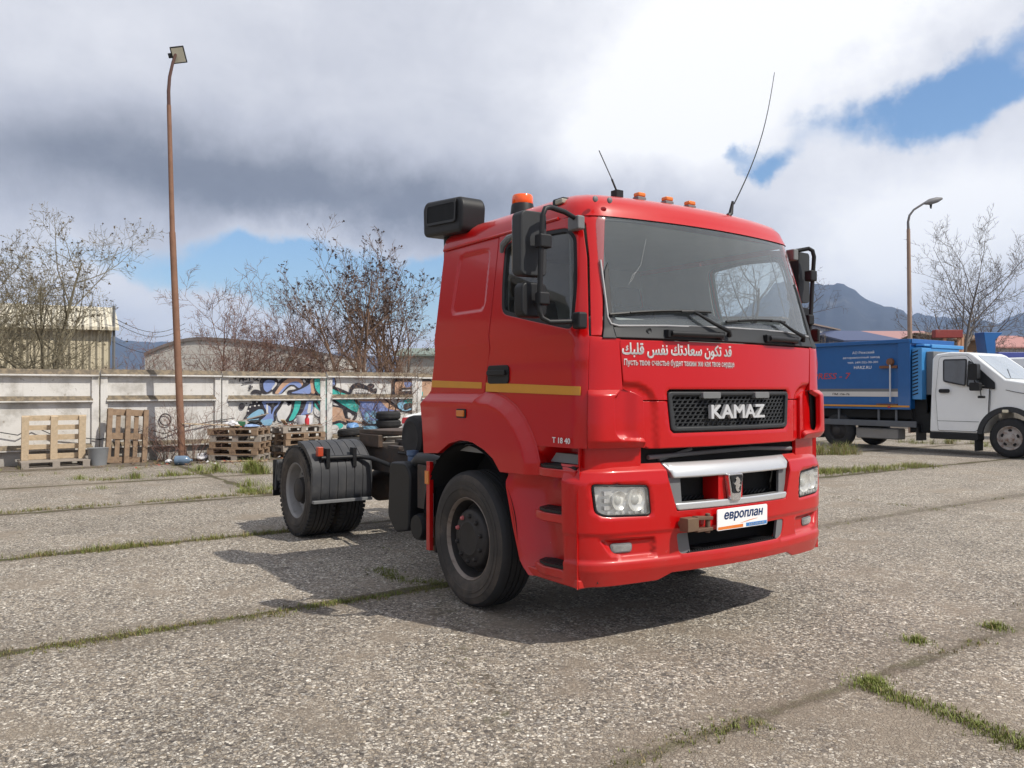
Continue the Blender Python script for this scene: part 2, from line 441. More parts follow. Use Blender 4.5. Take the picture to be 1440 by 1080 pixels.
M = {
 'red': mat('red_paint', (.50, .0032, .004), .29, coat=.5, var=.05, vscale=2, dirt=.05, dcol=(.34, .09, .07), dscale=4, low=(.35, .75, .22), spec=.3, chips=True),
 'redmatte': mat('worn_red_paint', (.45, .012, .012), .42, coat=.3, var=.1, dirt=.25, dcol=(.3, .16, .12), low=(.3, .9, .4)),
 'black': mat('black_plastic', (.013, .0135, .015), .5, var=.3, dirt=.15, dcol=(.05, .047, .045), spec=.35),
 'grey': mat('dark_grey_plastic', (.032, .034, .037), .55, var=.15, dirt=.2, dcol=(.08, .077, .073), spec=.35),
 'midgrey': mat('mid_grey_plastic', (.16, .165, .17), .55, var=.12, dirt=.2, dcol=(.2, .18, .16)),
 'rubber': mat('tyre_rubber', (.018, .018, .019), .8, var=.3, vscale=12, dirt=.35, dcol=(.07, .062, .053), dscale=4, bump=.1, bscale=90),
 'wall': mat('tyre_sidewall', (.036, .032, .029), .75, var=.3, vscale=9, dirt=.7, dcol=(.105, .085, .068), dscale=3),
 'hub': mat('dark_hub', (.030, .027, .026), .6, metal=.2, var=.4, dirt=.4, dcol=(.085, .072, .062), dscale=9),
 'rimlip': mat('worn_rim', (.24, .20, .17), .5, metal=.4, var=.3, dirt=.5, dcol=(.1, .06, .04), dscale=14),
 'rimgrey': mat('grey_rim', (.30, .29, .28), .55, metal=.25, var=.15, dirt=.5, dcol=(.13, .115, .1), dscale=6),
 'steel': mat('chassis_steel', (.06, .05, .045), .7, metal=.3, var=.3, dirt=.6, dcol=(.12, .075, .05), dscale=8, bump=.15),
 'rust': mat('rusty_steel', (.19, .085, .045), .8, var=.4, vscale=9, dirt=.5, dcol=(.10, .055, .035), dscale=14, bump=.2),
 'silver': mat('silver_paint', (.62, .63, .64), .32, metal=.55, coat=.4, var=.05, dirt=.15, dcol=(.35, .32, .3)),
 'chrome': mat('chrome', (.75, .75, .76), .18, metal=.95, var=.05),
 'white': mat('white_vinyl', (.86, .86, .86), .5, var=.04),
 'yellow': mat('amber_tape', (.62, .27, .015), .4, var=.1, spec=.7),
 'orange': mat('amber_lens', (.70, .20, .02), .2, coat=.6, var=.1),
 'beacon': mat('beacon_lens', (.85, .12, .01), .18, coat=.6, var=.08),
 'darkred': mat('red_lens', (.35, .01, .012), .2, coat=.5),
 'seat': mat('seat_cloth', (.05, .05, .055), .9, var=.3, vscale=30),
 'dash': mat('dashboard', (.42, .43, .42), .75, var=.15),
 'interior': mat('cab_lining', (.30, .30, .29), .9, var=.15),
 'void': mat('dark_underside', (.012, .012, .012), .9, var=.2),
 'wood': mat('pale_pallet_wood', (.56, .44, .30), .8, var=.3, vscale=14, dirt=.4, dcol=(.22, .16, .1), dscale=9, bump=.2),
 'oldwood': mat('weathered_pallet_wood', (.27, .185, .12), .85, var=.35, vscale=11, dirt=.5, dcol=(.10, .07, .05), dscale=8, bump=.25),
 'greywood': mat('grey_pallet_wood', (.31, .27, .23), .85, var=.25, vscale=12, dirt=.3, dcol=(.16, .13, .1), bump=.2),
 'blue': mat('blue_paint', (.006, .10, .32), .38, coat=.3, var=.12, dirt=.12, dcol=(.06, .12, .2), dscale=2),
 'bluelight': mat('light_blue_paint', (.05, .25, .56), .4, coat=.3, var=.1),
 'truckwhite': mat('white_paint', (.82, .84, .84), .3, coat=.6, var=.03, dirt=.08, dcol=(.5, .48, .44), low=(.5, 1., .15)),
}
GLASS = glass_mat('windscreen_glass', (.86, .91, .91), .125, 1.6, (.52, .58, .60), True)  # film tinted bluish to stand in for sky reflection on the dusty glass
SIDEGLASS = glass_mat('side_glass', (.72, .79, .79), .07, 1.3)
DARKGLASS = glass_mat('tinted_glass', (.18, .2, .21), .12, 1.0)
LAMPGLASS = glass_mat('lamp_glass', (.97, .97, .96), .46, .8, (.92, .92, .88))
# ------------------------------------------------------------------ the ground and what grows in its joints
JX = 2.58; SX = 3.27; JY = -.30; SY = 6.9
def ground_mat():
    m = bpy.data.materials.new('exposed_aggregate_concrete'); m.use_nodes = True; nt = m.node_tree; g = G(nt)
    b = nt.nodes['Principled BSDF']; p = g.pos(); x, y, z = g.xyz(p)
    big = g.noise(p, .45, 6, .6); mid = g.noise(p, 2.2, 6, .62); fine = g.noise(p, 14, 5, .6)
    wv = g.node('ShaderNodeVectorMath', operation='MULTIPLY_ADD'); g.l.new(g.noise(p, 35, 3, .6, 1), wv.inputs[0]); wv.inputs[1].default_value = (.02, .02, 0); g.l.new(p, wv.inputs[2])
    q = wv.outputs[0]
    v1 = g.xyz(g.voro(q, 57)); v2 = g.xyz(g.voro(q, 88)); e1 = g.voro(q, 57, 'Distance', 'DISTANCE_TO_EDGE')
    stones = [(0, (.06, .054, .05)), (.14, (.125, .112, .102)), (.32, (.19, .165, .14)), (.46, (.285, .232, .17)), (.58, (.30, .285, .265)), (.74, (.42, .36, .285)), (.88, (.60, .545, .465)), (1, (.80, .76, .68))]
    c1 = g.ramp(v1[0], stones); c2 = g.ramp(v2[1], stones)
    c = g.mix(g.step(fine, .42, .6), c1, c2)
    mort = g.step(e1, .02, .16, 0, 1)
    c = g.mix(mort, g.mix(.55, c, (.13, .112, .094, 1)), c)
    # worn, muddy areas where fines fill between the stones
    mud = g.step(g.add(mid, g.mul(g.sub(big, .5), 1.1)), .48, .74, 0, .8)
    c = g.mix(mud, c, g.mix(fine, (.155, .128, .10, 1), (.265, .222, .175, 1)))
    # each slab weathered a little differently
    sx = g.m('FLOOR', g.mul(g.sub(x, JX), 1/SX)); sy = g.m('FLOOR', g.mul(g.sub(y, JY), 1/SY))
    wn = g.node('ShaderNodeTexWhiteNoise'); g.l.new(g.com(sx, sy, 0.), wn.inputs['Vector'])
    tone = g.add(g.mul(wn.outputs[0], .20), g.mul(g.step(big, .3, .7), .26)); tone = g.add(tone, g.mul(g.step(g.noise(p, 1.1, 5, .6), .35, .65), .20)); tone = g.add(tone, .84)
    c = g.mix(1., c, g.com(g.mul(tone, 1.005), tone, g.mul(tone, .985)), 'MULTIPLY')
    # joints: earth and moss with a wandering edge
    wob = g.mul(g.sub(mid, .5), .16); wob2 = g.mul(g.sub(fine, .5), .07)
    def line(v, o, s_):
        t = g.m('FLOORED_MODULO', g.add(g.sub(v, o), s_/2), s_) ; return g.m('ABSOLUTE', g.add(g.add(g.sub(t, s_/2), wob2), wob))
    ly = g.add(line(y, JY, SY), g.mul(g.mul(g.step(x, JX-.05, JX-.02, 1, 0), g.step(x, -7.3, -7.25)), 5.))   # no cross joint under the tractor
    dj = g.m('MINIMUM', line(x, JX, SX), ly)
    wid = g.add(.020, g.mul(g.step(g.noise(p, .8, 4, .6), .3, .65), .085))
    wid = g.mul(wid, g.step(x, .5, 1.5, 1., .55))
    j = g.step(g.sub(dj, wid), -.02, .035, 1, 0)
    j = g.mul(j, g.step(g.mul(g.step(y, .6, 2.0), g.step(x, -3.4, -2.9)), 0., 1., 1., .38))     # worn almost shut on the right-hand slabs
    j = g.mul(j, g.step(x, 1., 2., 1., .62))
    silt = g.mul(g.step(g.add(dj, g.mul(g.sub(mid, .5), .9)), .02, .5, 1, 0), g.step(fine, .25, .6, .35, 1.))
    c = g.mix(g.mul(silt, .55), c, g.mix(fine, (.15, .122, .092, 1), (.24, .20, .155, 1)))
    # an old crack wandering through the near slab
    cx = g.add(g.mul(g.sub(x, .6), -.42), -1.65)
    dc = g.m('ABSOLUTE', g.add(g.sub(y, cx), g.mul(g.sub(mid, .5), .9)))
    cr = g.mul(g.mul(g.step(dc, .012, .07, 1, 0), g.step(x, -1.2, -.2)), g.mul(g.step(x, 2.6, 2.2, 1, 0) if False else g.step(x, 2.0, 2.6, 1, 0), g.step(fine, .4, .62)))
    earth = g.mix(g.step(g.noise(p, 5, 5, .65), .42, .62), (.085, .064, .042, 1), (.082, .082, .028, 1))
    c = g.mix(g.m('MAXIMUM', g.mul(j, .92), g.mul(cr, .6)), c, earth)
    # oil drips and damp
    oil = g.step(g.noise(p, 1.3, 5, .5), .66, .74, 0, .45)
    c = g.mix(oil, c, (.06, .055, .05, 1))
    spots = g.mul(g.step(g.noise(p, 3.4, 4, .55), .66, .72), g.step(g.noise(p, .6, 3, .5), .42, .58))
    c = g.mix(g.mul(spots, .5), c, (.05, .044, .038, 1))
    # bare earth verge along the wall
    verge = g.step(g.add(x, g.mul(g.sub(mid, .5), 2.2)), -14.2, -13.2, 1, 0)
    verge = g.mul(verge, g.step(x, -60, -40))
    c = g.mix(g.mul(verge, .8), c, g.mix(fine, (.07, .052, .038, 1), (.17, .135, .10, 1)))
    # open land beyond the lot
    far = g.m('MAXIMUM', g.step(x, -60, -45, 1, 0), g.step(y, 60, 80))
    c = g.mix(far, c, (.10, .10, .06, 1))
    g.l.new(c, b.inputs['Base Color']); b.inputs['Roughness'].default_value = .85; b.inputs['Specular IOR Level'].default_value = .3
    h = g.add(g.mul(mort, .6), g.add(g.mul(v1[1], .5), g.mul(fine, .5))); h = g.sub(h, g.mul(j, 1.2))
    bp = g.bump(h, .75, .010); g.l.new(bp, b.inputs['Normal'])
    return m
gb = MB(); R_ = 3000
gb.raw([(-5590, -3490, 0), (2990, -3490, 0), (2990, 5590, 0), (-5590, 5590, 0)], [(0, 1, 2, 3)])
tag(gb.build('ground', ground_mat()), kind='structure')

M['grass'] = mat('grass_green', (.19, .225, .045), .65, var=.4, vscale=1.5, coords='Object')
M['moss'] = mat('moss_green', (.12, .125, .032), .8, var=.4, vscale=3)
M['dry'] = mat('dry_grass', (.26, .20, .095), .8, var=.3, vscale=2)
rg = random.Random(5)
def grass():
    V = []; F = []; MI = []
    def blade(x, y, h, w, mi, lean=.5):
        a = rg.uniform(0, 2*pi); l = rg.uniform(.1, lean)*h; dx, dy = cos(a)*l, sin(a)*l
        bx, by = -sin(a)*w/2, cos(a)*w/2
        k = len(V); m_ = .55
        V.extend([(x-bx, y-by, -.005), (x+bx, y+by, -.005), (x+dx*.35+bx*.7, y+dy*.35+by*.7, h*m_), (x+dx*.35-bx*.7, y+dy*.35-by*.7, h*m_), (x+dx, y+dy, h*rg.uniform(.85, 1))])
        F.extend([(k, k+1, k+2, k+3), (k+3, k+2, k+4)]); MI.extend([mi, mi])
    def clump(x, y, rad, n, h, dry=.2, moss=0.):
        for _ in range(n):
            r = rad*abs(rg.gauss(0, .55)); a = rg.uniform(0, 2*pi)
            u = rg.random(); mi = 1 if u < dry else (2 if u < dry+moss else 0)
            hh = h*rg.uniform(.4, 1.1)*max(.35, 1-r/rad*.5)
            blade(x+r*cos(a), y+r*sin(a), hh, rg.uniform(.003, .0065)*(1+hh*3), mi, 1.3)
    def strip(p, q, per_m, h, wd=.05, dry=.25, moss=.3, thr=.35, seed=0.):
        L = hypot(q[0]-p[0], q[1]-p[1]); n = int(per_m*L)
        for i in range(n):
            t = rg.random(); x = p[0]+(q[0]-p[0])*t; y = p[1]+(q[1]-p[1])*t
            d = mnoise.noise((x*1.3+seed, y*1.3, seed)) + .6*mnoise.noise((x*4+seed, y*4, 3.))
            if d*.5+.5 < thr + rg.random()*.25: continue
            wob = (mnoise.noise((x*2.2, y*2.2, 0)))*.05
            px, py = -(q[1]-p[1])/L, (q[0]-p[0])/L
            o = rg.gauss(0, wd)+wob
            clump(x+px*o, y+py*o, .035, 5, h*rg.uniform(.5, 1.25), dry, moss)
    S = strip
    S((-.66, -5.5), (-.66, -1.0), 300, .026, .055, .3, .5, .30, 1)
    S((-.66, -2.2), (-.66, -1.4), 120, .035, .03, .05, .3, .3, 3)
    S((-3.95, -7.), (-3.95, -1.1), 240, .060, .06, .35, .3, .30, 2)
    S((-3.95, -4.6), (-3.95, -2.6), 80, .10, .05, .25, .2, .42, 8)
    S((-7.25, -8.), (-7.5, -.2), 130, .07, .06, .4, .3, .36, 4)
    S((-7.7, -.6), (-8.1, .4), 230, .15, .12, .12, .1, .2, 5)
    S((-10.55, -8.), (-11.2, .3), 120, .10, .08, .35, .2, .4, 6)
    for x, y, n, h in ((-11.0, -1.55, 260, .17), (-11.2, -.9, 190, .16), (-11.4, -2.4, 140, .12), (-11.9, -.2, 200, .17), (-11.5, .05, 260, .26), (-10.9, .55, 520, .34), (-10.6, .62, 300, .28), (-8.6, -.2, 160, .2), (-12.1, .9, 200, .2), (-12.0, 1.7, 150, .15), (-9.6, -2.3, 60, .1)):
        clump(x, y, .30, n, h, .18)
    for k in range(120):                    # weeds along the foot of the wall
        clump(rg.uniform(-14.4, -12.6), rg.uniform(-6, 6), .12, 14, rg.uniform(.04, .14), .5)
    S((2.6, -.22), (3.5, -.38), 420, .042, .05, .12, .25, .16, 7); S((3.5, -.38), (5.2, -.3), 190, .05, .05, .2, .3, .3, 7)
    clump(2.62, -.20, .16, 420, .045, .08)
    S((2.56, -2.6), (2.6, -.5), 110, .028, .05, .3, .4, .36, 9); S((2.58, -1.6), (2.62, -1.15), 200, .035, .05, .15, .4, .2, 13)
    S((2.56, .55), (2.64, 2.4), 70, .04, .06, .3, .3, .40, 10); clump(2.36, .72, .12, 260, .055, .12); clump(2.5, 1.45, .13, 320, .06, .1); clump(2.55, 2.2, .2, 300, .06, .15)
    S((-1.6, -1.2), (-.95, -1.22), 210, .035, .05, .05, .5, .2, 11); S((-.95, -1.22), (-.66, -.95), 210, .035, .06, .1, .5, .2, 11)
    S((-2.4, -.7), (-1.6, -1.2), 60, .03, .05, .1, .5, .35, 12)
    S((.4, -1.6), (1.9, -2.3), 26, .016, .07, .3, .5, .42, 14)
    S((-4.5, 9.2), (-4.1, 12.8), 330, .13, .18, .3, .1, .14, 15); S((-4.7, 9.0), (-4.5, 10.4), 260, .12, .12, .3, .1, .1, 15)
    for _ in range(26): clump(rg.uniform(-8.4, -6.6), rg.uniform(13.2, 14.6), .25, 60, rg.uniform(.25, .48), .45)
    for _ in range(18): clump(rg.uniform(-9.0, -6.0), rg.uniform(19.5, 22), .25, 60, rg.uniform(.15, .3), .4)
    S((-3.95, 3.), (-3.95, 9), 40, .05, .06, .3, .3, .42, 16); S((-.66, 3.), (-.66, 12), 26, .035, .06, .3, .4, .45, 17); S((2.6, 3), (2.6, 9), 30, .03, .06, .3, .4, .45, 18)
    S((-3.5, 6.6), (2.5, 6.6), 34, .03, .07, .4, .4, .4, 19); S((-7, 6.6), (-4, 6.6), 60, .08, .07, .4, .3, .4, 20)
    me = bpy.data.meshes.new('grass'); me.from_pydata(V, [], F); me.polygons.foreach_set('material_index', MI); me.update()
    tag(link_mesh('grass', me, [M['grass'], M['dry'], M['moss']]), 'low green and dry grass growing in the joints of the concrete slabs', 'grass', kind='stuff')
grass()
# ------------------------------------------------------------------ the red tractor unit
CAB = Surf([(1.2, 1.525), (1.93, 1.51), (2.0, 1.485), (2.72, 1.30), (2.85, 1.24)], [(1.4, 1.20), (1.95, 1.185), (2.75, 1.07)], [(1.9, .17), (2.0, .20), (2.7, .19)], [(1.9, .11), (2.7, .11)])
BUM = Surf([(.35, 1.49), (.5, 1.54), (1.03, 1.54), (1.10, 1.525), (1.15, 1.46)], [(.38, 1.21), (.6, 1.235), (1.04, 1.24), (1.15, 1.19)], [(.4, .24)], [(.4, .12)])
def lift(S, h0=.004): return lambda u, v, h=0: S.P(*S.f(u, v)) + S.N(*S.f(u, v))*(h0+h)
def build_tractor():
    T = thing('tractor_truck', 'red tractor truck with white writing on its front, in the middle of the lot', 'truck')
    s, f = CAB.s, CAB.f
    WB = 3.6
    # ---- cab shell
    slp = CAB.sx([(-.57, 2.75), (.225, 2.75), (.225, 1.60), (-.57, 1.60)])
    rec = rounded(CAB.sx([(-.31, 2.66), (.13, 2.66), (.15, 2.20), (-.33, 2.20)]), .07)
    def rb(w, z):
        d = segdist(w, z, rec); d = d if pip(w, z, rec) else -d
        return -.011*sstep(-.012, .018, d)
    sl_r = panel('sleeper_side', CAB, slp, M['red'], T, bulge=rb, step=.02)
    panel('sleeper_side', CAB, slp, M['red'], T, bulge=rb, step=.045, mirror=True)
    # doors
    arch = [(.245, 1.61), (.375, 1.60), (.51, 1.565), (.632, 1.508), (.75, 1.415), (.825, 1.32), (.87, 1.245)]
    door = CAB.sx([(.245, 2.735)]+arch[:0]) + CAB.sx(arch) + [(-1.17, 1.25), (-1.16, 1.9), (-1.15, 2.45), (-1.17, 2.66), (-1.24, 2.725)] + CAB.sx([(.95, 2.735)])
    win = rounded(CAB.sx([(.335, 2.655), (.355, 2.37), (.395, 2.15), (.71, 2.085), (1.225, 1.985), (1.20, 2.28), (1.135, 2.60), (1.05, 2.665), (.69, 2.685)]), [.06, .05, .07, .1, .06, .1, .05, .06, .1], 4)
    strip = CAB.sx([(.3, 1.93), (1.15, 1.93)])
    def db(w, z):                         # swage in the door skin and a slight crown
        return .006*sstep(1.25, 1.75, z) - .010*sstep(1.80, 1.78, z)*sstep(1.56, 1.60, z)*0 + .006*math.exp(-((z-1.81)/.05)**2)
    for mi in (False, True):
        d = panel('door', CAB, door, M['red'], T, holes=[win], bulge=db, step=.045, mirror=mi)
        sg = -1 if not mi else 1
        panel('window_seal', CAB, inset(win, -.012) if area2(win) > 0 else inset(win, .012), M['black'], d, holes=[inset(win, .028) if area2(win) > 0 else inset(win, -.028)], off=.002, thick=.03, step=.06, mirror=mi)
        panel('window_glass', CAB, inset(win, .02) if area2(win) > 0 else inset(win, -.02), SIDEGLASS, d, off=-.014, thick=.004, step=.08, mirror=mi)
        h = MB()
        hp = rrect(.285, .55, 1.655, 1.785, .03)
        h.prism(hp, lambda u, v, t: (u, sg*(1.197+t), v), -.005, .012)
        h.prism(rrect(.30, .53, 1.715, 1.75, .015), lambda u, v, t: (u, sg*(1.197+t), v), .012, .032)
        h.build('handle', M['black'], d, bevel=.004)
        # visor over the quarter of the window
        if not mi:
            v_ = MB(); v_.M = None
            v_.tube([(.33, -1.115, 2.60), (.36, -1.125, 2.65), (.43, -1.12, 2.69), (.54, -1.11, 2.71)], [.014, .024, .024, .010], 8)
            v_.build('wind_deflector', M['midgrey'], d)
    lettering('model_lettering', 'T 18 40', lambda u, v, h: CAB.P(*s(u, v))+CAB.N(*s(u, v))*(.012+h), (1.055, 1.235, 1.275, 1.312), M['white'], T, bold=.01)
    # amber reflective tape
    for a, b, z0, z1, z2, z3 in ((-.55, .19, 1.689, 1.634, 1.667, 1.622), (.262, 1.315, 1.664, 1.600, 1.632, 1.578)):
        panel('reflective_strip', CAB, CAB.sx([(a, z0), (a, z1), (b, z3), (b, z2)]), M['yellow'], T, off=.0135 if a > 0 else .003, thick=.004, step=.08, gap=.001, rim=.0005)
    # front corner: A-pillar, upper corner skin, air deflector wing
    yS = .955
    def wS(y, z): return CAB.f(y, z)[0]
    for mi in (False, True):
        pill = [(-1.145, 1.95), (-1.135, 2.45), (-1.15, 2.68), (-1.22, 2.74)] + [(-1.0, 2.76), (-.965/CAB.par(2.7)[2]*1.0 if False else -1.02, 2.70), (-1.05, 2.36), (-1.075, 1.95)]
        panel('pillar', CAB, pill, M['red'], T, step=.04, mirror=mi)
        trim = [(-1.07, 1.93), (-1.045, 2.36), (-wS(.945, 2.4), 2.42), (-wS(.985, 2.0), 1.99), (-wS(.985, 1.93), 1.93)]
        panel('pillar_trim', CAB, trim, M['grey'], T, off=.012, step=.04, mirror=mi)
        corner = [(-1.16, 1.945), (-1.162, 1.61), (-wS(yS-.012, 1.61), 1.61), (-wS(yS, 1.925), 1.93)]
        panel('corner_panel', CAB, corner, M['red'], T, off=.002, step=.035, mirror=mi)
        low = [(-1.13, 1.62), (-1.13, 1.25), (-wS(.785, 1.25), 1.25), (-wS(.79, 1.50), 1.53), (-wS(.80, 1.56), 1.568), (-wS(.93, 1.6), 1.63)]
        panel('corner_panel', CAB, low, M['red'], T, off=-.004, step=.035, mirror=mi, bulge=lambda w, z: -.03*sstep(.80, .9, -w)*sstep(1.28, 1.34, z))
        slot = [(-1.16, 1.60), (-1.16, 1.29), (-1.0, 1.29), (-.97, 1.60)]
        panel('air_slot', CAB, slot, M['void'], T, off=-.02, step=.05, mirror=mi)
        def wb(w, z):
            a = -w
            return .010+.038*sstep(1.62, 1.575, z)*sstep(1.245, 1.30, z)*sstep(1.24, 1.06, a)
        wing = rounded([(-1.165, 1.615), (-1.168, 1.25), (-wS(.80, 1.25), 1.25), (-wS(.80, 1.25), 1.285), (-wS(.985, 1.30), 1.305), (-wS(1.02, 1.34), 1.345), (-wS(1.025, 1.56), 1.575), (-wS(.955, 1.6), 1.617)], [.01, .02, .01, .02, .05, .03, .03, .02], 4)
        panel('air_deflector', CAB, wing, M['red'], T, bulge=wb, step=.025, thick=.03, mirror=mi, gap=.006, rim=.006)
    # bonnet flap and its lower frame with the grille opening
    gr = rounded([f(-.612, 1.603), f(-.585, 1.342), f(.585, 1.342), f(.612, 1.603)], .035)
    cren = [f(-.90, 1.62), f(-.79, 1.585), f(-.72, 1.545), f(-.685, 1.46), f(-.67, 1.28)]
    cm = [(-a, b) for a, b in cren]
    creg = rounded([f(-.97, 1.655), f(-.80, 1.64), f(-.705, 1.565), f(-.69, 1.20), f(.69, 1.20), f(.705, 1.565), f(.80, 1.64), f(.97, 1.655), f(.98, 1.98), f(-.98, 1.98)], [0, .1, .12, 0, 0, .12, .1, 0, 0, 0])
    def hb(w, z):
        d = segdist(w, z, creg); d = d if pip(w, z, creg) else -d
        g_ = segdist(w, z, gr) if not pip(w, z, gr) else 0
        return -.024*(1-sstep(-.026, .022, d)) - .008*(1-sstep(0, .03, g_))
    up = [f(-.952, 1.925), f(-.945, 1.78), f(-.932, 1.62), f(-.80, 1.555), f(-.78, 1.546), f(-.604, 1.546), f(-.607, 1.60), f(-.59, 1.613), f(.59, 1.613), f(.607, 1.60), f(.604, 1.546), f(.78, 1.546), f(.80, 1.555), f(.932, 1.62), f(.945, 1.78), f(.952, 1.925)]
    panel('bonnet', CAB, up, M['red'], T, bulge=hb, step=.022, thick=.03, gap=.005, rim=.005)
    lo = [f(-.785, 1.54), f(-.605, 1.54), f(-.585, 1.36), f(-.56, 1.338), f(.56, 1.338), f(.585, 1.36), f(.605, 1.54), f(.785, 1.54), f(.775, 1.255), f(.74, 1.24), f(-.74, 1.24), f(-.775, 1.255)]
    panel('bonnet_frame', CAB, lo, M['red'], T, bulge=hb, step=.03, thick=.05, gap=.006, rim=.008)
    # grille: surround, lattice, letters
    gs = panel('grille', CAB, inset(gr, .003) if area2(gr) > 0 else inset(gr, -.003), M['grey'], T, holes=[rounded([f(-.575, 1.575), f(-.55, 1.372), f(.55, 1.372), f(.575, 1.575)], .02)], off=.006, thick=.07, step=.05, rim=.008, gap=.01)
    lt = MB(); gp = lambda y, z, o=-.02: CAB.P(*f(y, z))+Vector((o, 0, 0))
    for k in range(9):
        z = 1.375+k*.0245
        pts = [(-.57+.02*0+i*1.14/14, z) for i in range(15)]
        for a, b in zip(pts, pts[1:]): lt.bar(gp(*a), gp(*b), .008, .006)
    for k in range(8):
        for i in range(27):
            y = -.57+(i+.5*(k % 2))*1.14/26; z = 1.375+k*.0245
            lt.bar(gp(y, z, -.022), gp(y+.016, z+.0245, -.022), .012, .008, (1, 0, 0))
    lt.build('grille_lattice', M['grey'], gs, smooth=0)
    for yy in (-.255, .255):
        b_ = MB(); b_.prism(rrect(yy-.08, yy+.08, 1.555, 1.598, .012), lambda u, v, t: CAB.P(*f(u, v))+Vector((t, 0, 0)), -.02, .022); b_.build('grille_clip', M['midgrey'], gs, bevel=.004)
    me_b = MB(); me_b.box(1.36, 1.40, -.62, .62, 1.335, 1.61); me_b.build('radiator', M['void'], gs)
    lettering('lettering', 'KAMAZ', lambda u, v, h: CAB.P(*f(u, v))+Vector((.012+h, 0, 0)), (-.272, .272, 1.422, 1.515), mat('silver_letter', (.66, .66, .66), .28, metal=.35, coat=.3, var=.03), gs, bold=.035, extrude=.011)
    # writing on the bonnet
    ar = "\uFED7\uFEAA \uFE97\uFEDC\uFEEE\uFEE5 \uFEB3\uFECC\uFE8E\uFEA9\uFE97\uFEDA \uFEE7\uFED4\uFEB2 \uFED7\uFEE0\uFE92\uFEDA"[::-1]
    hp_ = lambda u, v, h=0: CAB.P(*f(u, v)) + CAB.N(*f(u, v))*(.0035+hb(*f(u, v)))
    lettering('arabic_lettering', ar, hp_, (-.945, -.045, 1.812, 1.908), M['white'], T, bold=.03)
    lettering('cyrillic_lettering', 'Пусть твое счастье будет таким же как твое сердце', hp_, (-.932, -.02, 1.755, 1.806), M['white'], T, bold=.028)
    # cowl, windscreen
    cowl = [f(-.985, 1.935), f(.985, 1.935), f(.985, 2.03), f(.5, 2.035), f(-.5, 2.03), f(-.985, 2.0)]
    cw = panel('cowl', CAB, cowl, M['grey'], T, off=.010, step=.06)
    for yy in (-.74, .34): 
        k_ = MB(); p_ = CAB.P(*f(yy, 1.985)); k_.lathe([(.008, .001), (.014, .016), (.016, .018), (.012, .021)], p_+Vector((.002, 0, 0)), 'x', 16); k_.build('cap', M['grey'], cw)
    for a, b in ((-.60, -.16), (.34, .70)):
        k_ = MB(); pts = [CAB.P(*f(a+(b-a)*t, 1.972))+Vector((.045, 0, 0)) for t in (0, .25, .5, .75, 1)]
        k_.tube(pts, .019, 10)
        for t in (0, -1): k_.bar(pts[t], pts[t]-Vector((.05, 0, 0)), .05, .05)
        k_.build('grab_bar', M['black'], cw, bevel=.004)
    gl = rounded([f(-.955, 2.755), f(-1.0, 2.40), f(-1.005, 2.0), f(-.5, 2.025), f(.5, 2.03), f(1.005, 2.0), f(1.0, 2.40), f(.955, 2.755), f(.4, 2.775), f(-.4, 2.775)], [.09, .1, .08, .1, .1, .08, .1, .09, .2, .2])
    gi = inset(gl, .05) if area2(gl) > 0 else inset(gl, -.05)
    ws = panel('windscreen', CAB, gl, GLASS, T, off=.003, thick=.004, step=.07)
    panel('windscreen_border', CAB, gl, M['black'], ws, holes=[rounded(gi, .03)], off=-.006, thick=.01, step=.05)
    ts = MB(); pts = [CAB.P(*p)+CAB.N(*p)*.012 for p in [f(-.985, 2.43), f(-1.0, 2.2), f(-1.01, 2.06), f(-.998, 2.02), f(-.95, 2.008), f(-.6, 2.02), f(0, 2.03), f(.6, 2.03), f(.96, 2.012)]]
    ts.tube(pts, .0075, 6); ts.build('screen_seal', mat('seal_grey', (.32, .32, .33), .4, var=.1), ws)
    ck = MB(); q_ = lambda y, z: CAB.P(*f(y, z))+CAB.N(*f(y, z))*.005
    for pts in ([(-.80, 2.30), (-.755, 2.36), (-.70, 2.42), (-.665, 2.50), (-.62, 2.60)], [(-.82, 2.28), (-.78, 2.345), (-.75, 2.37)]):
        ck.tube([q_(*p) for p in pts], .0006, 4)
    ck.build('glass_crack', mat('crack_grey', (.5, .52, .52), .4), ws)
    for (px, pz), (kx, kz), (b0, b0z), (b1, b1z) in (((-.08, 1.965), (-.37, 2.115), (-.20, 2.125), (-1.0, 2.075)), ((.81, 1.965), (.52, 2.095), (.62, 2.10), (-.07, 2.065))):
        w_ = MB(); on = lambda y, z, h: CAB.P(*f(y, z))+CAB.N(*f(y, z))*h
        w_.tube([on(px, pz, .03), on(px-.02, pz+.02, .055), on((px+kx)/2, (pz+kz)/2, .05), on(kx, kz, .042)], [.02, .015, .012, .009], 8)
        n = 12; bp = [on(b0+(b1-b0)*i/n, b0z+(b1z-b0z)*i/n + .012*sin(pi*i/n), .022) for i in range(n+1)]
        w_.tube(bp, .010, 6); w_.tube([p+Vector((.012, 0, .002)) for p in bp[2:-2]], .006, 6)
        w_.tube([on(kx, kz, .042), on(kx-.1, kz-.003, .035)], .009, 6)
        w_.build('wiper', M['black'], T)
    # roof
    rings = [(2.735, 0), (2.78, .004), (2.83, .019), (2.872, .048), (2.908, .10), (2.935, .19), (2.955, .33), (2.968, .54)]
    R = MB(); N_ = 76; first = True
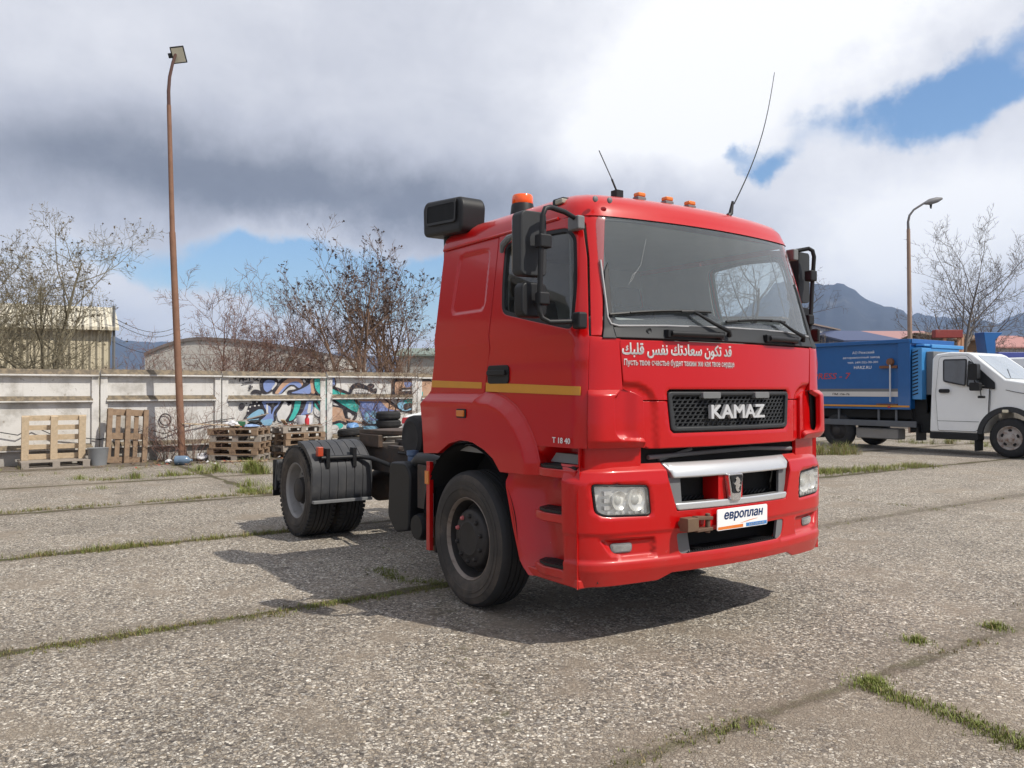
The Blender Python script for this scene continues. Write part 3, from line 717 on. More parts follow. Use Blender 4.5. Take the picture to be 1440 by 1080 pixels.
    def plan(z, ins):
        zz = min(z, 2.775); hw, r, yc, b, x1 = CAB.par(zz); xf = CAB.xf(zz)+.012
        pts = []
        k = 1 - ins/1.1
        for i in range(31):
            w = 1.3-2.6*i/30; p = CAB.P(w, zz); pts.append((p.x+.012-ins*1.25, p.y*(1-ins/hw)))
        xs = [-.58+ins*.8]*1
        e = pts[-1]; xr = -.585+ins*.9
        side = [(e[0]+(xr-e[0])*t, e[1]) for t in (.1, .22, .36, .5, .64, .78, .9, .97)]
        out = pts + side
        n = 10; out += [(xr, e[1]+(-2*e[1])*i/n*1.0) for i in range(0, n+1)]
        out += [(x, -y) for x, y in side[::-1]]
        return [(x, y, z) for x, y in out]
    rv = [plan(z, i) for z, i in rings]; n = len(rv[0])
    vs = [p for q in rv for p in q]; fs = [(k*n+i, k*n+(i+1) % n, (k+1)*n+(i+1) % n, (k+1)*n+i) for k in range(len(rv)-1) for i in range(n)]
    fs.append(tuple((len(rv)-1)*n+i for i in range(n)))
    R.raw(vs, fs); roof = R.build('roof', M['red'], T, smooth=75)
    for yy, xx in ((-.98, 1.205), (-.88, 1.23)):
        k_ = MB(); k_.lathe([(0, .02), (.01, .018), (.014, .01), (.015, .001)], (xx-.005, yy, 2.835), 'x', 14); k_.build('rivet', M['midgrey'], roof)
    gu = MB(); gu.tube([(x, y-.012, 2.742) for x, y, z in [CAB.P(*s(x, 2.74)) for x in (-.55, -.2, .2, .6, .95)]], .010, 6); gu.build('gutter', M['red'], roof)
    # rear wall, floor, inside
    B = MB(); B.box(-.575, -.55, -1.06, 1.06, 1.15, 2.74); B.build('rear_wall', M['red'], T)
    I = MB(); I.box(-.545, 1.2, -1.1, 1.1, 1.14, 1.2); I.box(-.54, -.50, -1.04, 1.04, 1.2, 2.73); I.box(-.5, 1.15, -.98, .98, 2.728, 2.732)
    it = I.build('interior', M['interior'], T, smooth=0)
    wl = win
    for mi in (False, True):
        panel('door_lining', CAB, CAB.sx([(-.5, 2.70), (-.5, 1.3), (1.1, 1.3), (1.16, 1.95), (1.0, 2.70)]), M['interior'], it, holes=[inset(win, .0)], off=-.05, thick=.01, step=.08, mirror=mi)
    D = MB(); D.prism([(.92, 1.3), (1.34, 1.3), (1.33, 2.03), (1.2, 2.085), (1.0, 2.06), (.92, 1.9)], lambda u, v, t: (u, t, v), -1.02, 1.02); D.build('dashboard', M['dash'], it, bevel=.02)
    W = MB(); q = Matrix.Translation((.82, .55, 2.02)) @ Matrix.Rotation(radians(62), 4, 'Y'); W.M = q
    W.tube([(.23*cos(a), .23*sin(a), 0) for a in [2*pi*i/28 for i in range(29)]], .016, 8)
    for a in (0, 2.2, 4.1): W.bar((0, 0, -.02), (.22*cos(a), .22*sin(a), 0), .03, .015)
    W.lathe([(-.3, .03), (-.03, .04), (0, .07), (.01, .001)], (0, 0, 0), 'z', 12); W.build('steering_wheel', M['black'], it)
    for yy in (-.55, .55):
        S_ = MB(); S_.box(-.05, .45, yy-.25, yy+.25, 1.45, 1.68); S_.prism([(-.02, 1.62), (.12, 1.62), (-.06, 2.34), (-.18, 2.34)], lambda u, v, t: (u, yy+t, v), -.24, .24)
        S_.prism([(-.09, 2.34), (-.17, 2.34), (-.2, 2.52), (-.13, 2.52)], lambda u, v, t: (u, yy+t, v), -.14, .14)
        S_.build('seat', M['seat'], it, bevel=.03)
    K = MB(); K.tube([(.28, -1.02, 2.6), (.25, -1.04, 1.9)], .02, 6); K.build('seat_belt', M['red'], it)
    # ---- lower side: rear skirt, arch flare
    def ob(w, z): return .045*sstep(1.60, 1.50, z)
    skirt = CAB.sx([(-.58, 1.605), (.235, 1.605), (.135, 1.525), (.108, 1.395), (.098, 1.235), (-.04, 1.237), (-.2, 1.205), (-.37, 1.12), (-.60, 1.105), (-.63, 1.37), (-.665, 1.5)])
    outer = CAB.sx(arch+[(.905, 1.14), (.90, 1.055)])
    flare = CAB.sx([(.24, 1.602)]+arch[1:]+[(.905, 1.14), (.895, 1.05), (.505, 1.045), (.415, 1.13), (.30, 1.185), (.146, 1.23), (.10, 1.233), (.11, 1.395), (.137, 1.52)])
    def fb(w, z): return .004+.05*sstep(0, .11, polydist(w, z, outer)) 
    for mi in (False, True):
        panel('cab_skirt', CAB, skirt, M['red'], T, bulge=ob, step=.04, thick=.05, mirror=mi, rim=.006, gap=.006)
        panel('wheel_arch', CAB, flare, M['red'], T, bulge=fb, step=.024, thick=.10, mirror=mi, rim=.008, gap=.008)
        sg = 1 if mi else -1
        if not mi:
            k_ = MB(); k_.prism(rrect(-.076, .057, 1.405, 1.472, .012), lambda u, v, t: (u, -(1.243+t), v), 0, .010); o_ = k_.build('side_marker', M['black'], T, bevel=.003)
            k_ = MB(); k_.prism(rrect(-.062, .043, 1.415, 1.462, .008), lambda u, v, t: (u, -(1.25+t), v), 0, .012); k_.build('lens', M['orange'], o_, bevel=.003)
        L = MB(); L.lathe([(-.02, .66), (.50, .66), (.50, .64), (-.02, .64)], (0, -1.19 if not mi else .71, .56), 'y', 40, radians(2), radians(178)); L.build('wheel_arch_liner', M['void'], T)
        rs = MB(); rs.box(-.60, -.545, sg*1.20-.018, sg*1.20+.018, .33, 1.04); r_ = rs.build('mud_strip', M['red'], T, bevel=.004)
        k_ = MB(); k_.box(-.612, -.55, sg*1.222-.004, sg*1.222+.004, .86, .965); k_.build('reflector', M['orange'], r_)
        k_ = MB(); k_.box(-.63, -.602, sg*1.17-.02, sg*1.17+.02, .42, .90); k_.build('reflector', M['white'], r_)
        mf = MB(); mf.box(-.60, -.575, sg*.94-.2, sg*.94+.24, .30, 1.05); mf.build('mud_flap', M['black'], T)
    # ---- entry steps
    for mi in (False, True):
        sg = 1 if mi else -1
        xr = lerp([(.38, .80), (.45, .70), (.68, .61), (.95, .525), (1.06, .53), (1.27, .86)])
        P_ = MB(); nz, nx = 22, 16; vs = []
        for i in range(nz+1):
            z = .385+(1.26-.385)*i/nz; a = xr(z); b = 1.30
            for j in range(nx+1):
                t = j/nx; x = a+(b-a)*t
                dpt = .15*sstep(.0, .42, t)*sstep(1., .86, t)
                if z > 1.02: dpt = .15*sstep(1., .84, t)*sstep(.18, .5, t)+.02
                vs.append((x, sg*(1.212-dpt), z))
        P_.raw(vs, [(i*(nx+1)+j, i*(nx+1)+j+1, (i+1)*(nx+1)+j+1, (i+1)*(nx+1)+j) for i in range(nz) for j in range(nx)])
        sw = P_.build('step_well', M['red'], T, smooth=60)
        for z, xa, xb in ((1.115, .86, 1.27), (.83, .86, 1.25), (.485, .86, 1.25)):
            poly = [(xa-.08, 1.05), (xb, 1.05), (xb, 1.205), (xa+.12, 1.235), (xa-.02, 1.19)]
            k_ = MB(); k_.prism([(a, b) for a, b in poly], lambda u, v, t: (u, sg*v, z+t), -.06, -.004); k_.build('step', M['red'], sw, bevel=.008)
            k_ = MB(); k_.prism([(xa-.03, 1.07), (xb-.01, 1.07), (xb-.015, 1.185), (xa+.13, 1.222), (xa+.02, 1.185)], lambda u, v, t: (u, sg*v, z+t), -.002, .016)
            for q in range(5):
                k_.box(xa+.06, xb-.03, *sorted((sg*(1.085+q*.022), sg*(1.093+q*.022))), z+.015, z+.021)
            k_.build('tread', M['black'], sw)
        sk = MB(); sk.prism([(.79, .385), (1.30, .385), (1.30, .44), (.73, .44)], lambda u, v, t: (u, sg*(1.0+t), v), 0, .2); sk.build('step_base', M['red'], sw, bevel=.01)
        bk = MB(); bk.box(.55, 1.28, *sorted((sg*1.03, sg*.95)), .40, 1.25); bk.build('step_backing', M['void'], T)
    # ---- bumper
    b_, bs = BUM.f, BUM.s
    hl = rounded(BUM.fy([(-1.155, 1.034), (-.767, 1.012), (-.747, .823), (-1.10, .83), (-1.14, .858)]), [.03, .03, .03, .03, .04])
    hlw = [(max(-1.14, a), z) for a, z in hl]
    hl = rounded([(-1.125, 1.032), (b_(-.767, 1)[0], 1.010), (b_(-.747, .82)[0], .823), (-1.06, .832), (-1.108, .858)], [.03, .03, .03, .04, .04])
    hlm = [(-a, z) for a, z in hl]
    fr = rounded([(-1.09, .695), (b_(-.705, .69)[0], .688), (b_(-.705, .57)[0], .566), (-1.02, .570)], [.02, .02, .02, .10]); frm = [(-a, z) for a, z in fr]
    upo = [b_(-.612, 1.146), b_(-.545, .836), b_(.545, .836), b_(.612, 1.146)]
    upo = rounded(upo, [.01, .04, .04, .01])
    loo = rounded([b_(-.545, .692), b_(-.525, .562), b_(.505, .562), b_(.535, .692)], [.02, .03, .06, .03])
    def bb(w, z):
        k = -.012*sstep(.735, .70, z)+.016*sstep(.56, .53, z)
        for q in (fr, frm):
            d = segdist(w, z, q); d = d if pip(w, z, q) else -d
            k -= .035*sstep(-.004, .022, d)
        for q in (hl, hlm):
            d = segdist(w, z, q); k -= .012*(1-sstep(.0, .022, d))
        return k
    out = [(-1.305, .395), (-1.2, .392), b_(-.68, .405), b_(-.58, .447), b_(.58, .447), b_(.68, .405), (1.2, .392), (1.305, .395), (1.305, 1.15), (1.0, 1.15), b_(.63, 1.15), b_(.63, 1.149), b_(-.63, 1.149), (-1.0, 1.15), (-1.305, 1.15)]
    out = [(-1.305, .395), (-1.2, .392), b_(-.68, .405), b_(-.58, .447), b_(.58, .447), b_(.68, .405), (1.2, .392), (1.305, .395), (1.305, 1.149), b_(.618, 1.149), b_(.55, .838), b_(-.55, .838), b_(-.618, 1.149), (-1.305, 1.149)]
    bm_ = panel('bumper', BUM, out, M['red'], T, holes=[hl, hlm, loo], bulge=bb, step=.024, thick=.06, gap=.006, rim=.006)
    panel('bumper_bar', BUM, rounded([b_(-.615, 1.147), b_(-.575, 1.05), b_(.565, 1.05), b_(.612, 1.147)], .015), M['silver'], bm_, off=.004, thick=.05, step=.05, rim=.008, gap=.01)
    panel('bumper_bar', BUM, rounded([b_(-.568, .886), b_(-.548, .842), b_(.538, .842), b_(.555, .886)], .018), M['silver'], bm_, off=.006, thick=.06, step=.05, rim=.008, gap=.01)
    kk = MB(); kk.box(1.34, 1.36, -.62, .62, .84, 1.14); kk.box(1.30, 1.34, -.62, .62, .5, .8); kk.box(1.2, 1.47, -.6, .6, .845, .868); kk.box(1.1, 1.36, -1.1, 1.1, .42, .45)
    kk.build('bumper_recess', M['void'], bm_)
    for sg in (-1, 1):
        a = MB(); a.prism([(sg*.60, 1.05), (sg*.50, 1.05), (sg*.49, .885), (sg*.57, .885)], lambda u, v, t: BUM.P(*b_(u, v))+Vector((-t, 0, 0)), .03, .05); a.build('bumper_insert', M['midgrey'], bm_)
        a = MB(); a.prism([(sg*.55, .695), (sg*.455, .695), (sg*.43, .56), (sg*.53, .56)], lambda u, v, t: BUM.P(*b_(u, v))+Vector((-t, 0, 0)), .02, .04); a.build('bumper_insert', M['midgrey'], bm_)
    a = MB(); a.box(1.38, 1.515, -.18, .06, .88, 1.05); a.build('centre_post', M['red'], bm_)
    a = MB(); a.box(1.30, 1.50, -.46, .44, .548, .566)
    for i in range(38): a.box(1.44, 1.497, -.45+i*.0235, -.438+i*.0235, .566, .574)
    a.build('bumper_tread', M['black'], bm_)
    gm = MB()
    for i in range(24):
        for sg2 in (0,):
            gm.bar((1.385, -.5+i*.042, .88), (1.385, -.46+i*.042, .905), .01, .01)
    gm.build('bumper_mesh', M['black'], bm_)
    # badge with the horse
    bd = MB(); bpoly = [(-.128, 1.055), (-.098, .875), (-.012, .875), (.018, 1.055)]
    bd.prism(rounded(bpoly, .012), lambda u, v, t: BUM.P(*b_(u, v))+Vector((t, 0, 0)), -.02, .022); bdo = bd.build('badge', M['chrome'], bm_, bevel=.005)
    bd = MB(); bd.prism(rounded([(-.113, 1.045), (-.090, .925), (-.020, .925), (.003, 1.045)], .01), lambda u, v, t: BUM.P(*b_(u, v))+Vector((t, 0, 0)), .02, .026); bd.build('badge_field', M['black'], bdo)
    hs = [(-.048, 1.032), (-.060, 1.034), (-.072, 1.022), (-.064, 1.014), (-.072, .998), (-.086, .990), (-.080, .978), (-.068, .984), (-.074, .966), (-.068, .948), (-.058, .936), (-.044, .934), (-.032, .940), (-.040, .950), (-.036, .966), (-.024, .972), (-.022, .982), (-.034, .984), (-.026, 1.000), (-.032, 1.018)]
    bd = MB(); bd.prism(hs[::-1], lambda u, v, t: BUM.P(*b_(u, v))+Vector((t, 0, 0)), .026, .031); bd.build('badge_horse', M['chrome'], bdo)
    # number plate with the dealer's name
    pl = MB(); pc = lambda u, v, t: Vector((1.555+t-.03*0+.012*(v-.76), u, v))
    pl.prism(rrect(-.245, .262, .688, .828, .012), pc, 0, .008); plo = pl.build('licence_plate', M['white'], T, bevel=.002)
    BL = mat('plate_blue', (.015, .07, .25), .5, var=.03); OR = mat('plate_orange', (.75, .2, .03), .5, var=.03)
    lettering('plate_text', 'европлан', lambda u, v, h: pc(u, v, .0095), (-.185, .205, .742, .806), BL, plo, bold=.03, shear=.15, res=4)
    st = MB(); st.raw([pc(u, v, .0092) for u, v in ((-.238, .694), (.01, .694), (.01, .715), (-.238, .712))], [(0, 1, 2, 3)]); st.build('plate_band', OR, plo)
    st = MB(); st.raw([pc(u, v, .0092) for u, v in ((.04, .694), (.255, .694), (.255, .718), (.04, .718))], [(0, 1, 2, 3)]); st.build('plate_band', mat('plate_sky', (.05, .22, .55), .5, var=.03), plo)
    sw_ = MB(); n = 12; up_ = [(-.02+.18*i/n, .722+.02*sin(pi*.5*i/n)) for i in range(n+1)]; dn_ = [(u, v-.004*sin(pi*i/n)-.001) for i, (u, v) in enumerate(up_)]
    sw_.raw([pc(u, v, .0092) for u, v in up_+dn_[::-1]], [tuple(range(2*n+2))]); sw_.build('plate_swoosh', OR, plo)
    lettering('plate_number', '8-800-250-80-80', lambda u, v, h: pc(u, v, .0102), (.07, .225, .699, .712), M['white'], plo, bold=.01)
    # tow coupling
    tw = MB(); tw.M = Matrix.Translation((-.03, -.055, 0)); tw.tube([(1.47, -.47, .757), (1.60, -.455, .757)], .030, 12)
    tw.bar((1.59, -.50, .757), (1.59, -.40, .757), .075, .085); tw.bar((1.60, -.41, .795), (1.60, -.265, .785), .05, .022); tw.bar((1.60, -.41, .716), (1.60, -.265, .716), .05, .022); tw.tube([(1.60, -.29, .69), (1.60, -.29, .815)], .017, 8)
    tw.build('tow_hook', mat('tow_bronze', (.16, .10, .07), .6, metal=.4, var=.3, dirt=.5, dcol=(.24, .17, .09)), T, bevel=.004)
    # lamps
    for mi in (False, True):
        sg = 1 if mi else -1
        H = panel('headlight', BUM, inset(hl, -.008) if area2(hl) > 0 else inset(hl, .008), mat('lamp_housing', (.90, .90, .87), .4, var=.06), T, off=-.036, thick=.01, step=.06, mirror=mi)
        panel('lamp_surround', BUM, hl, M['black'], H, holes=[inset(hl, .012) if area2(hl) > 0 else inset(hl, -.012)], off=-.008, thick=.07, step=.05, mirror=mi)
        panel('lens', BUM, inset(hl, .009) if area2(hl) > 0 else inset(hl, -.009), LAMPGLASS, H, off=-.006, thick=.004, step=.05, mirror=mi)
        for yy, rr in ((.845, .066), (.965, .055)):
            p = BUM.P(*b_(sg*yy, .925)); k_ = MB()
            k_.lathe([(-.034, .02), (-.033, rr*.5), (-.028, rr*.8), (-.018, rr), (-.015, rr*1.08), (-.03, rr*1.12)], p, 'x', 24); k_.build('reflector', mat('lamp_reflector', (.72, .72, .70), .25, metal=.5, var=.05), H)
            k_ = MB(); k_.lathe([(-.032, rr*.5), (-.026, rr*.45), (-.020, rr*.25), (-.018, .001)], p, 'x', 16); k_.build('bulb', mat('lamp_lens', (.40, .41, .40), .1, coat=.5, var=.1), H)
        k_ = MB()
        for q in range(3): 
            p = BUM.P(sg*1.035, .885+q*.045); k_.box(p.x-.04, p.x-.014, p.y-.03, p.y+.03, p.z-.012, p.z+.012)
        for q in range(6):
            yy = sg*(.80+q*.045); p = BUM.P(*b_(yy, .85)); k_.lathe([(-.03, .014), (-.02, .012), (-.018, .001)], p, 'x', 10)
        k_.build('led_strip', M['silver'], H)
        fg = rounded([(-1.025, .660), (b_(-.865, .66)[0], .657), (b_(-.868, .6)[0], .598), (-1.01, .597)], .025)
        F_ = panel('fog_lamp', BUM, fg, M['midgrey'], T, off=-.036, thick=.03, step=.04, mirror=mi, rim=.005, gap=.006)
        panel('lens', BUM, inset(fg, .010) if area2(fg) > 0 else inset(fg, -.010), LAMPGLASS, F_, off=-.030, thick=.003, step=.05, mirror=mi)
    # neck and cooling slot between bumper and bonnet
    for mi in (False, True):
        panel('neck_panel', CAB, [(-1.3, 1.27), (-1.3, 1.10), (-wS(.79, 1.2), 1.10), (-wS(.79, 1.2), 1.27)], M['red'], T, off=-.045, step=.05, mirror=mi)
    k_ = MB(); k_.box(1.25, 1.37, -.80, .80, 1.08, 1.30); k_.build('front_slot', M['void'], T)
    k_ = MB(); k_.tube([(1.39, -.7, 1.18), (1.39, -.2, 1.19), (1.39, .3, 1.2), (1.39, .75, 1.18)], .016, 8); k_.tube([(1.385, -.6, 1.16), (1.385, -.3, 1.22)], .012, 6); k_.build('slot_pipe', M['midgrey'], T)
    cx = MB(); cx.box(-.5, 1.24, -.80, .80, .62, 1.15); cx.build('engine_bay', M['void'], T)
    # ---- mirrors
    for sg in (-1, 1):
        A = MB(); lf = sg > 0; Y = (lambda y: y-.16*sstep(1.15, 1.40, y)) if lf else (lambda y: -y)
        pts = [(1.14, Y(1.07), 2.70), (1.19, Y(1.22), 2.725), (1.225, Y(1.36), 2.73), (1.235, Y(1.405), 2.715), (1.235, Y(1.425), 2.67), (1.215, Y(1.425), 2.4), (1.20, Y(1.425), 2.10), (1.21, Y(1.41), 2.05), (1.235, Y(1.37), 2.025), (1.29, Y(1.19), 2.035)]
        A.tube(pts, .0165, 10); ar_ = A.build('mirror_arm', M['black'], T)
        k_ = MB(); k_.box(1.09, 1.20, *sorted((Y(1.06), Y(1.12))), 2.63, 2.72); k_.build('bracket', M['midgrey'], ar_, bevel=.012)
        k_ = MB(); k_.box(1.27, 1.345, *sorted((Y(1.16), Y(1.23))), 1.985, 2.09); k_.build('bracket', M['black'], ar_, bevel=.015)
        k_ = MB(); k_.box(1.18, 1.25, *sorted((Y(1.36), Y(1.45))), 2.475, 2.56); k_.build('clamp', M['black'], ar_, bevel=.012)
        k_ = MB(); k_.box(1.17, 1.23, *sorted((Y(1.36), Y(1.44))), 2.13, 2.21); k_.build('clamp', M['black'], ar_, bevel=.012)
        k_ = MB()
        k_.prism(rrect(1.32, 1.515, 2.315, 2.715, .035), lambda u, v, t: (1.15-t*.1 - .35*(abs(u-1.4))**2*4, Y(u), v), 0, 1)
        h_ = k_.build('mirror', M['grey'], T, bevel=.012)
        g_ = MB(); g_.prism(rrect(1.335, 1.50, 2.335, 2.695, .03), lambda u, v, t: (1.035-t - .35*(abs(u-1.395))**2*4, Y(u), v), 0, .004); g_.build('mirror_glass', M['chrome'], h_)
        k_ = MB(); k_.prism(rrect(1.315, 1.51, 2.06, 2.275, .04), lambda u, v, t: (1.14-t*.09, Y(u), v), 0, 1); h_ = k_.build('mirror', M['black'], T, bevel=.014)
        g_ = MB(); g_.prism(rrect(1.335, 1.49, 2.08, 2.255, .03), lambda u, v, t: (1.048-t, Y(u), v), 0, .004); g_.build('mirror_glass', M['chrome'], h_)
    # ---- on the roof
    for xx, yy in ((1.02, -.42), (1.04, -.17), (1.04, .06)):
        k_ = MB(); k_.box(xx-.03, xx+.03, yy-.04, yy+.04, 2.91, 2.958); r_ = k_.build('marker_lamp', M['midgrey'], T, bevel=.008)
        k_ = MB(); k_.box(xx-.027, xx+.032, yy-.036, yy+.036, 2.955, 2.988); k_.build('lens', M['orange'], r_, bevel=.012)
    k_ = MB(); k_.box(.83, .95, -1.045, -.97, 2.82, 2.895); r_ = k_.build('marker_lamp', M['black'], T, bevel=.015)
    k_ = MB(); k_.box(.88, .96, -1.06, -1.0, 2.845, 2.88); k_.build('lens', mat('dull_lens', (.35, .33, .26), .3, coat=.3), r_, bevel=.01)
    c_ = (-.05, -.66, 2.935)
    k_ = MB(); k_.lathe([(-.03, .12), (.02, .118), (.035, .10), (.13, .088), (.14, .085), (.14, .001)], c_, 'z', 24); r_ = k_.build('beacon', M['black'], T)
    k_ = MB(); k_.lathe([(.135, .078), (.145, .085), (.20, .083), (.212, .075), (.215, .001)], c_, 'z', 24); k_.build('beacon_lens', M['beacon'], r_)
    k_ = MB(); k_.box(.97, 1.03, -.64, -.58, 2.92, 2.98); k_.tube([(1.0, -.61, 2.97), (.98, -.64, 3.06)], .007, 6); k_.tube([(.98, -.64, 3.06), (.95, -.73, 3.25)], .0035, 5); k_.build('antenna', M['black'], T)
    b0 = Vector((1.14, .36, 2.90)); b1 = Vector((1.25, .76, 4.02))
    k_ = MB(); k_.tube([b0, b0+(b1-b0)*.02+Vector((0, .02, 0)), b0+(b1-b0)*.10], [.02, .018, .009], 8)
    k_.tube([b0+(b1-b0)*t+Vector((0, .085*sin(pi*t)**1.0, 0)) for t in [i/12 for i in range(1, 13)]], [.005-.0028*i/12 for i in range(12)], 5); k_.build('antenna', M['black'], T)
    # air intake behind the roof
    k_ = MB(); k_.prism(rounded([(-.82, 2.88), (-.22, 2.84), (-.20, 3.06), (-.24, 3.12), (-.78, 3.17), (-.83, 3.12)], .05), lambda u, v, t: (u, t, v), -1.13, -.90)
    ai = k_.build('air_intake', M['black'], T, bevel=.035, seg=3)
    fp = rounded([(-.745, 2.96), (-.27, 2.925), (-.265, 3.085), (-.30, 3.10), (-.735, 3.135)], .04)
    k_ = MB(); k_.prism(fp, lambda u, v, t: (u, -1.13-t, v), 0, .004); k_.build('intake_mesh', M['void'], ai)
    k_ = MB()
    for i in range(26):
        u = -.735+i*.018; k_.box(u, u+.006, -1.142, -1.132, 2.962-.07*(u+.745)*.3, 3.128-.05*(u+.745))
    fo, fi = fp, inset(fp, .02) if area2(fp) > 0 else inset(fp, -.02)
    n = len(fo); k_.raw([(u, -1.146, v) for u, v in fo]+[(u, -1.146, v) for u, v in fi], [(i, (i+1) % n, n+(i+1) % n, n+i) for i in range(n)])
    k_.build('intake_louvre', M['grey'], ai)
    k_ = MB(); k_.box(-.68, -.585, -1.02, -.8, 1.3, 2.92); k_.build('intake_duct', M['black'], T, bevel=.02)
    hc = MB(); hc.tube([(-.64+.045*cos(a), -1.06+.045*sin(a), 1.62+.45*a/(2*pi*17)) for a in [2*pi*17*i/250 for i in range(251)]], .0085, 5); hc.build('air_hose', M['black'], T)
    # ---- wheels
    def wheel(x, y, side, kind):
        W_ = MB(); m = -1 if side < 0 else 1     # lathe h runs inward from the outer face
        def L(mb, prof, n=40): mb.lathe([((-h if m > 0 else h), r) for h, r in prof], (x, y, .505), 'y', n)
        if kind == 'front':
            L(W_, [(.05, .285), (.028, .297), (.024, .303), (.03, .310)]); L(W_.mat(1), [(.05, .285), (.10, .272), (.135, .262), (.12, .235), (.085, .222), (.062, .215), (.052, .205), (.045, .19), (.04, .145), (.034, .13), (.03, .122), (.034, .10), (.036, .001)])
        else:
            L(W_, [(.05, .285), (.028, .297), (.024, .303), (.03, .310)]); L(W_, [(.05, .285), (.09, .275), (.15, .262), (.165, .235), (.165, .15)]); L(W_.mat(1), [(.165, .15), (.10, .14), (.06, .13), (.045, .11), (.04, .001)])
        w_ = W_.build('wheel', [M['rimlip'], M['hub']] if kind == 'front' else [M['rimgrey'], M['hub']], T, smooth=35)
        t_ = MB(); side_ = [(.055, .288), (.028, .305), (.012, .335), (.005, .370), (.001, .372), (.0, .395), (.004, .397), (.002, .43), (.007, .432), (.008, .445), (.018, .470), (.020, .474)]
        L(t_.mat(1), side_, 64)
        tr = [(.020, .474), (.034, .492), (.05, .499)]
        for c in (.085, .135, .175, .225): tr += [(c-.006, .505), (c-.004, .493), (c+.004, .493), (c+.006, .505)]
        tr += [(.26, .499), (.276, .492), (.31, .41), (.255, .288)]
        L(t_.mat(0), tr, 64)
        if kind == 'rear':
            for i in range(56):
                a = 2*pi*i/56; e = Vector((cos(a), 0, sin(a))); tg = Vector((-sin(a), 0, cos(a)))
                for h0, h1 in ((.014, .08), (.23, .296)):
                    c0 = Vector((x, y+(-h0 if m > 0 else h0), .505))+e*.484; c1 = Vector((x, y+(-h1 if m > 0 else h1), .505))+e*.490
                    t_.bar(c0, c1, .034, .03, e)
        t_.build('tyre', [M['rubber'], M['wall']], w_, smooth=35)
        for i in range(10):
            nn = MB()
            a = 2*pi*i/10+.25; h = .035 if kind == 'front' else .15; rr = .168 if kind == 'front' else .20
            pk = kind == 'front' and i in (3, 4) and side < 0
            c = (x+rr*cos(a), y, .505+rr*sin(a)); nn.lathe([((-q if m > 0 else q), r) for q, r in ((h+.02, .019), (h, .017), (h-.012, .013), (h-.018, .001))], c, 'y', 8)
            if kind == 'front' or abs(y) > 1: nn.build('wheel_nut', mat('pink_nut_cap', (.5, .13, .13), .5) if pk else M['hub'], w_)
    wheel(0, -1.225, -1, 'front'); wheel(0, 1.225, 1, 'front')
    wheel(-WB, -1.235, -1, 'rear'); wheel(-WB, 1.235, 1, 'rear'); 
    wheel(-WB, -.89, -1, 'rear'); wheel(-WB, .89, 1, 'rear')
    # ---- rear wings
    for sg in (-1, 1):
        y0, y1 = (sg*1.245, sg*.585); k = 7
        F1 = MB()
        ys = []
        for i in range(k):
            a = y0+(y1-y0)*i/k; d = (y1-y0)/k; ys += [(a, 0), (a+d*.90, 0), (a+d*.92, .007), (a+d*.98, .007)]
        ys = [(y0, .06), (y0, .008)]+ys[1:]+[(y1, 0)]
        front_ = [(.585, -.085), (.604, .05), (.612, .18), (.606, .28), (.583, .345), (.53, .405), (.43, .482), (.33, .535), (.25, .552), (.16, .556)]
        if sg > 0: front_ += [(0, .556), (-.2, .54), (-.36, .49)]
        rear_ = [(.61*cos(radians(a)), .61*sin(radians(a))) for a in range(150, 190, 5)]
        wp_ = []
        for path in (front_, rear_):
            F1 = MB(); vs = []; m = len(ys)
            for i, (u, v) in enumerate(path):
                a, b = path[max(i-1, 0)], path[min(i+1, len(path)-1)]; nx, nz = (b[1]-a[1]), -(b[0]-a[0]); l = hypot(nx, nz)
                for y, dd in ys: vs.append((-WB+u-nx/l*dd, y, .505+v-nz/l*dd))
            F1.raw(vs, [(i*m+q, i*m+q+1, (i+1)*m+q+1, (i+1)*m+q) for i in range(len(path)-1) for q in range(m-1)])
            e = F1.build('rear_wing', mat('wing_grey', (.050, .052, .057), .6, var=.2, dirt=.4, dcol=(.11, .105, .10), spec=.35), T, smooth=30)
            sol = e.modifiers.new('thick', 'SOLIDIFY'); sol.thickness = .012
            wp_.append(e)
        e = wp_[0]
        k_ = MB(); k_.box(-WB+.585, -WB+.645, *sorted((y0*1.002, y1)), .425, .455); k_.build('wing_edge', M['midgrey'], e, bevel=.004)
        r_ = .612+.05; a = radians(42)
        px_, pz_ = -WB+.56, .505+.39
        k_ = MB(); k_.tube([(px_+.03, sg*1.15, pz_), (px_+.03, sg*.72, pz_), (px_+.10, sg*.60, pz_-.02), (px_+.42, sg*.42, pz_-.12)], .026, 10)
        for yy in (1.08, .78): k_.box(px_-.03, px_+.06, *sorted((sg*(yy-.02), sg*(yy+.02))), pz_-.10, pz_+.10)
        k_.build('wing_bracket', M['black'], e)
        k_ = MB(); k_.box(px_-.02, px_+.05, *sorted((sg*1.13, sg*1.19)), pz_+.02, pz_+.12); k_.build('marker_lamp', mat('dull_red_lens', (.45, .06, .025), .3, coat=.4, dirt=.3), e, bevel=.008)
        k_ = MB(); k_.box(-WB-.66, -WB-.645, *sorted((y0, y1)), .38, .8); k_.build('mud_flap', M['black'], T)
    # ---- frame and fittings behind the cab
    k_ = MB()
    for sg in (-1, 1): k_.box(-4.35, 1.2, *sorted((sg*.38, sg*.45)), .72, .98)
    for xx in (-4.3, -3.0, -2.0, -1.2): k_.box(xx, xx+.08, -.38, .38, .76, .94)
    k_.build('frame', M['steel'], T)
    k_ = MB(); k_.lathe([(-.95, .06), (-.35, .09), (-.22, .19), (.22, .19), (.35, .09), (.95, .06)], (-WB, 0, .505), 'y', 18); k_.tube([(-WB, 0, .55), (-.4, .05, .75)], .06, 10); k_.build('rear_axle', M['steel'], T)
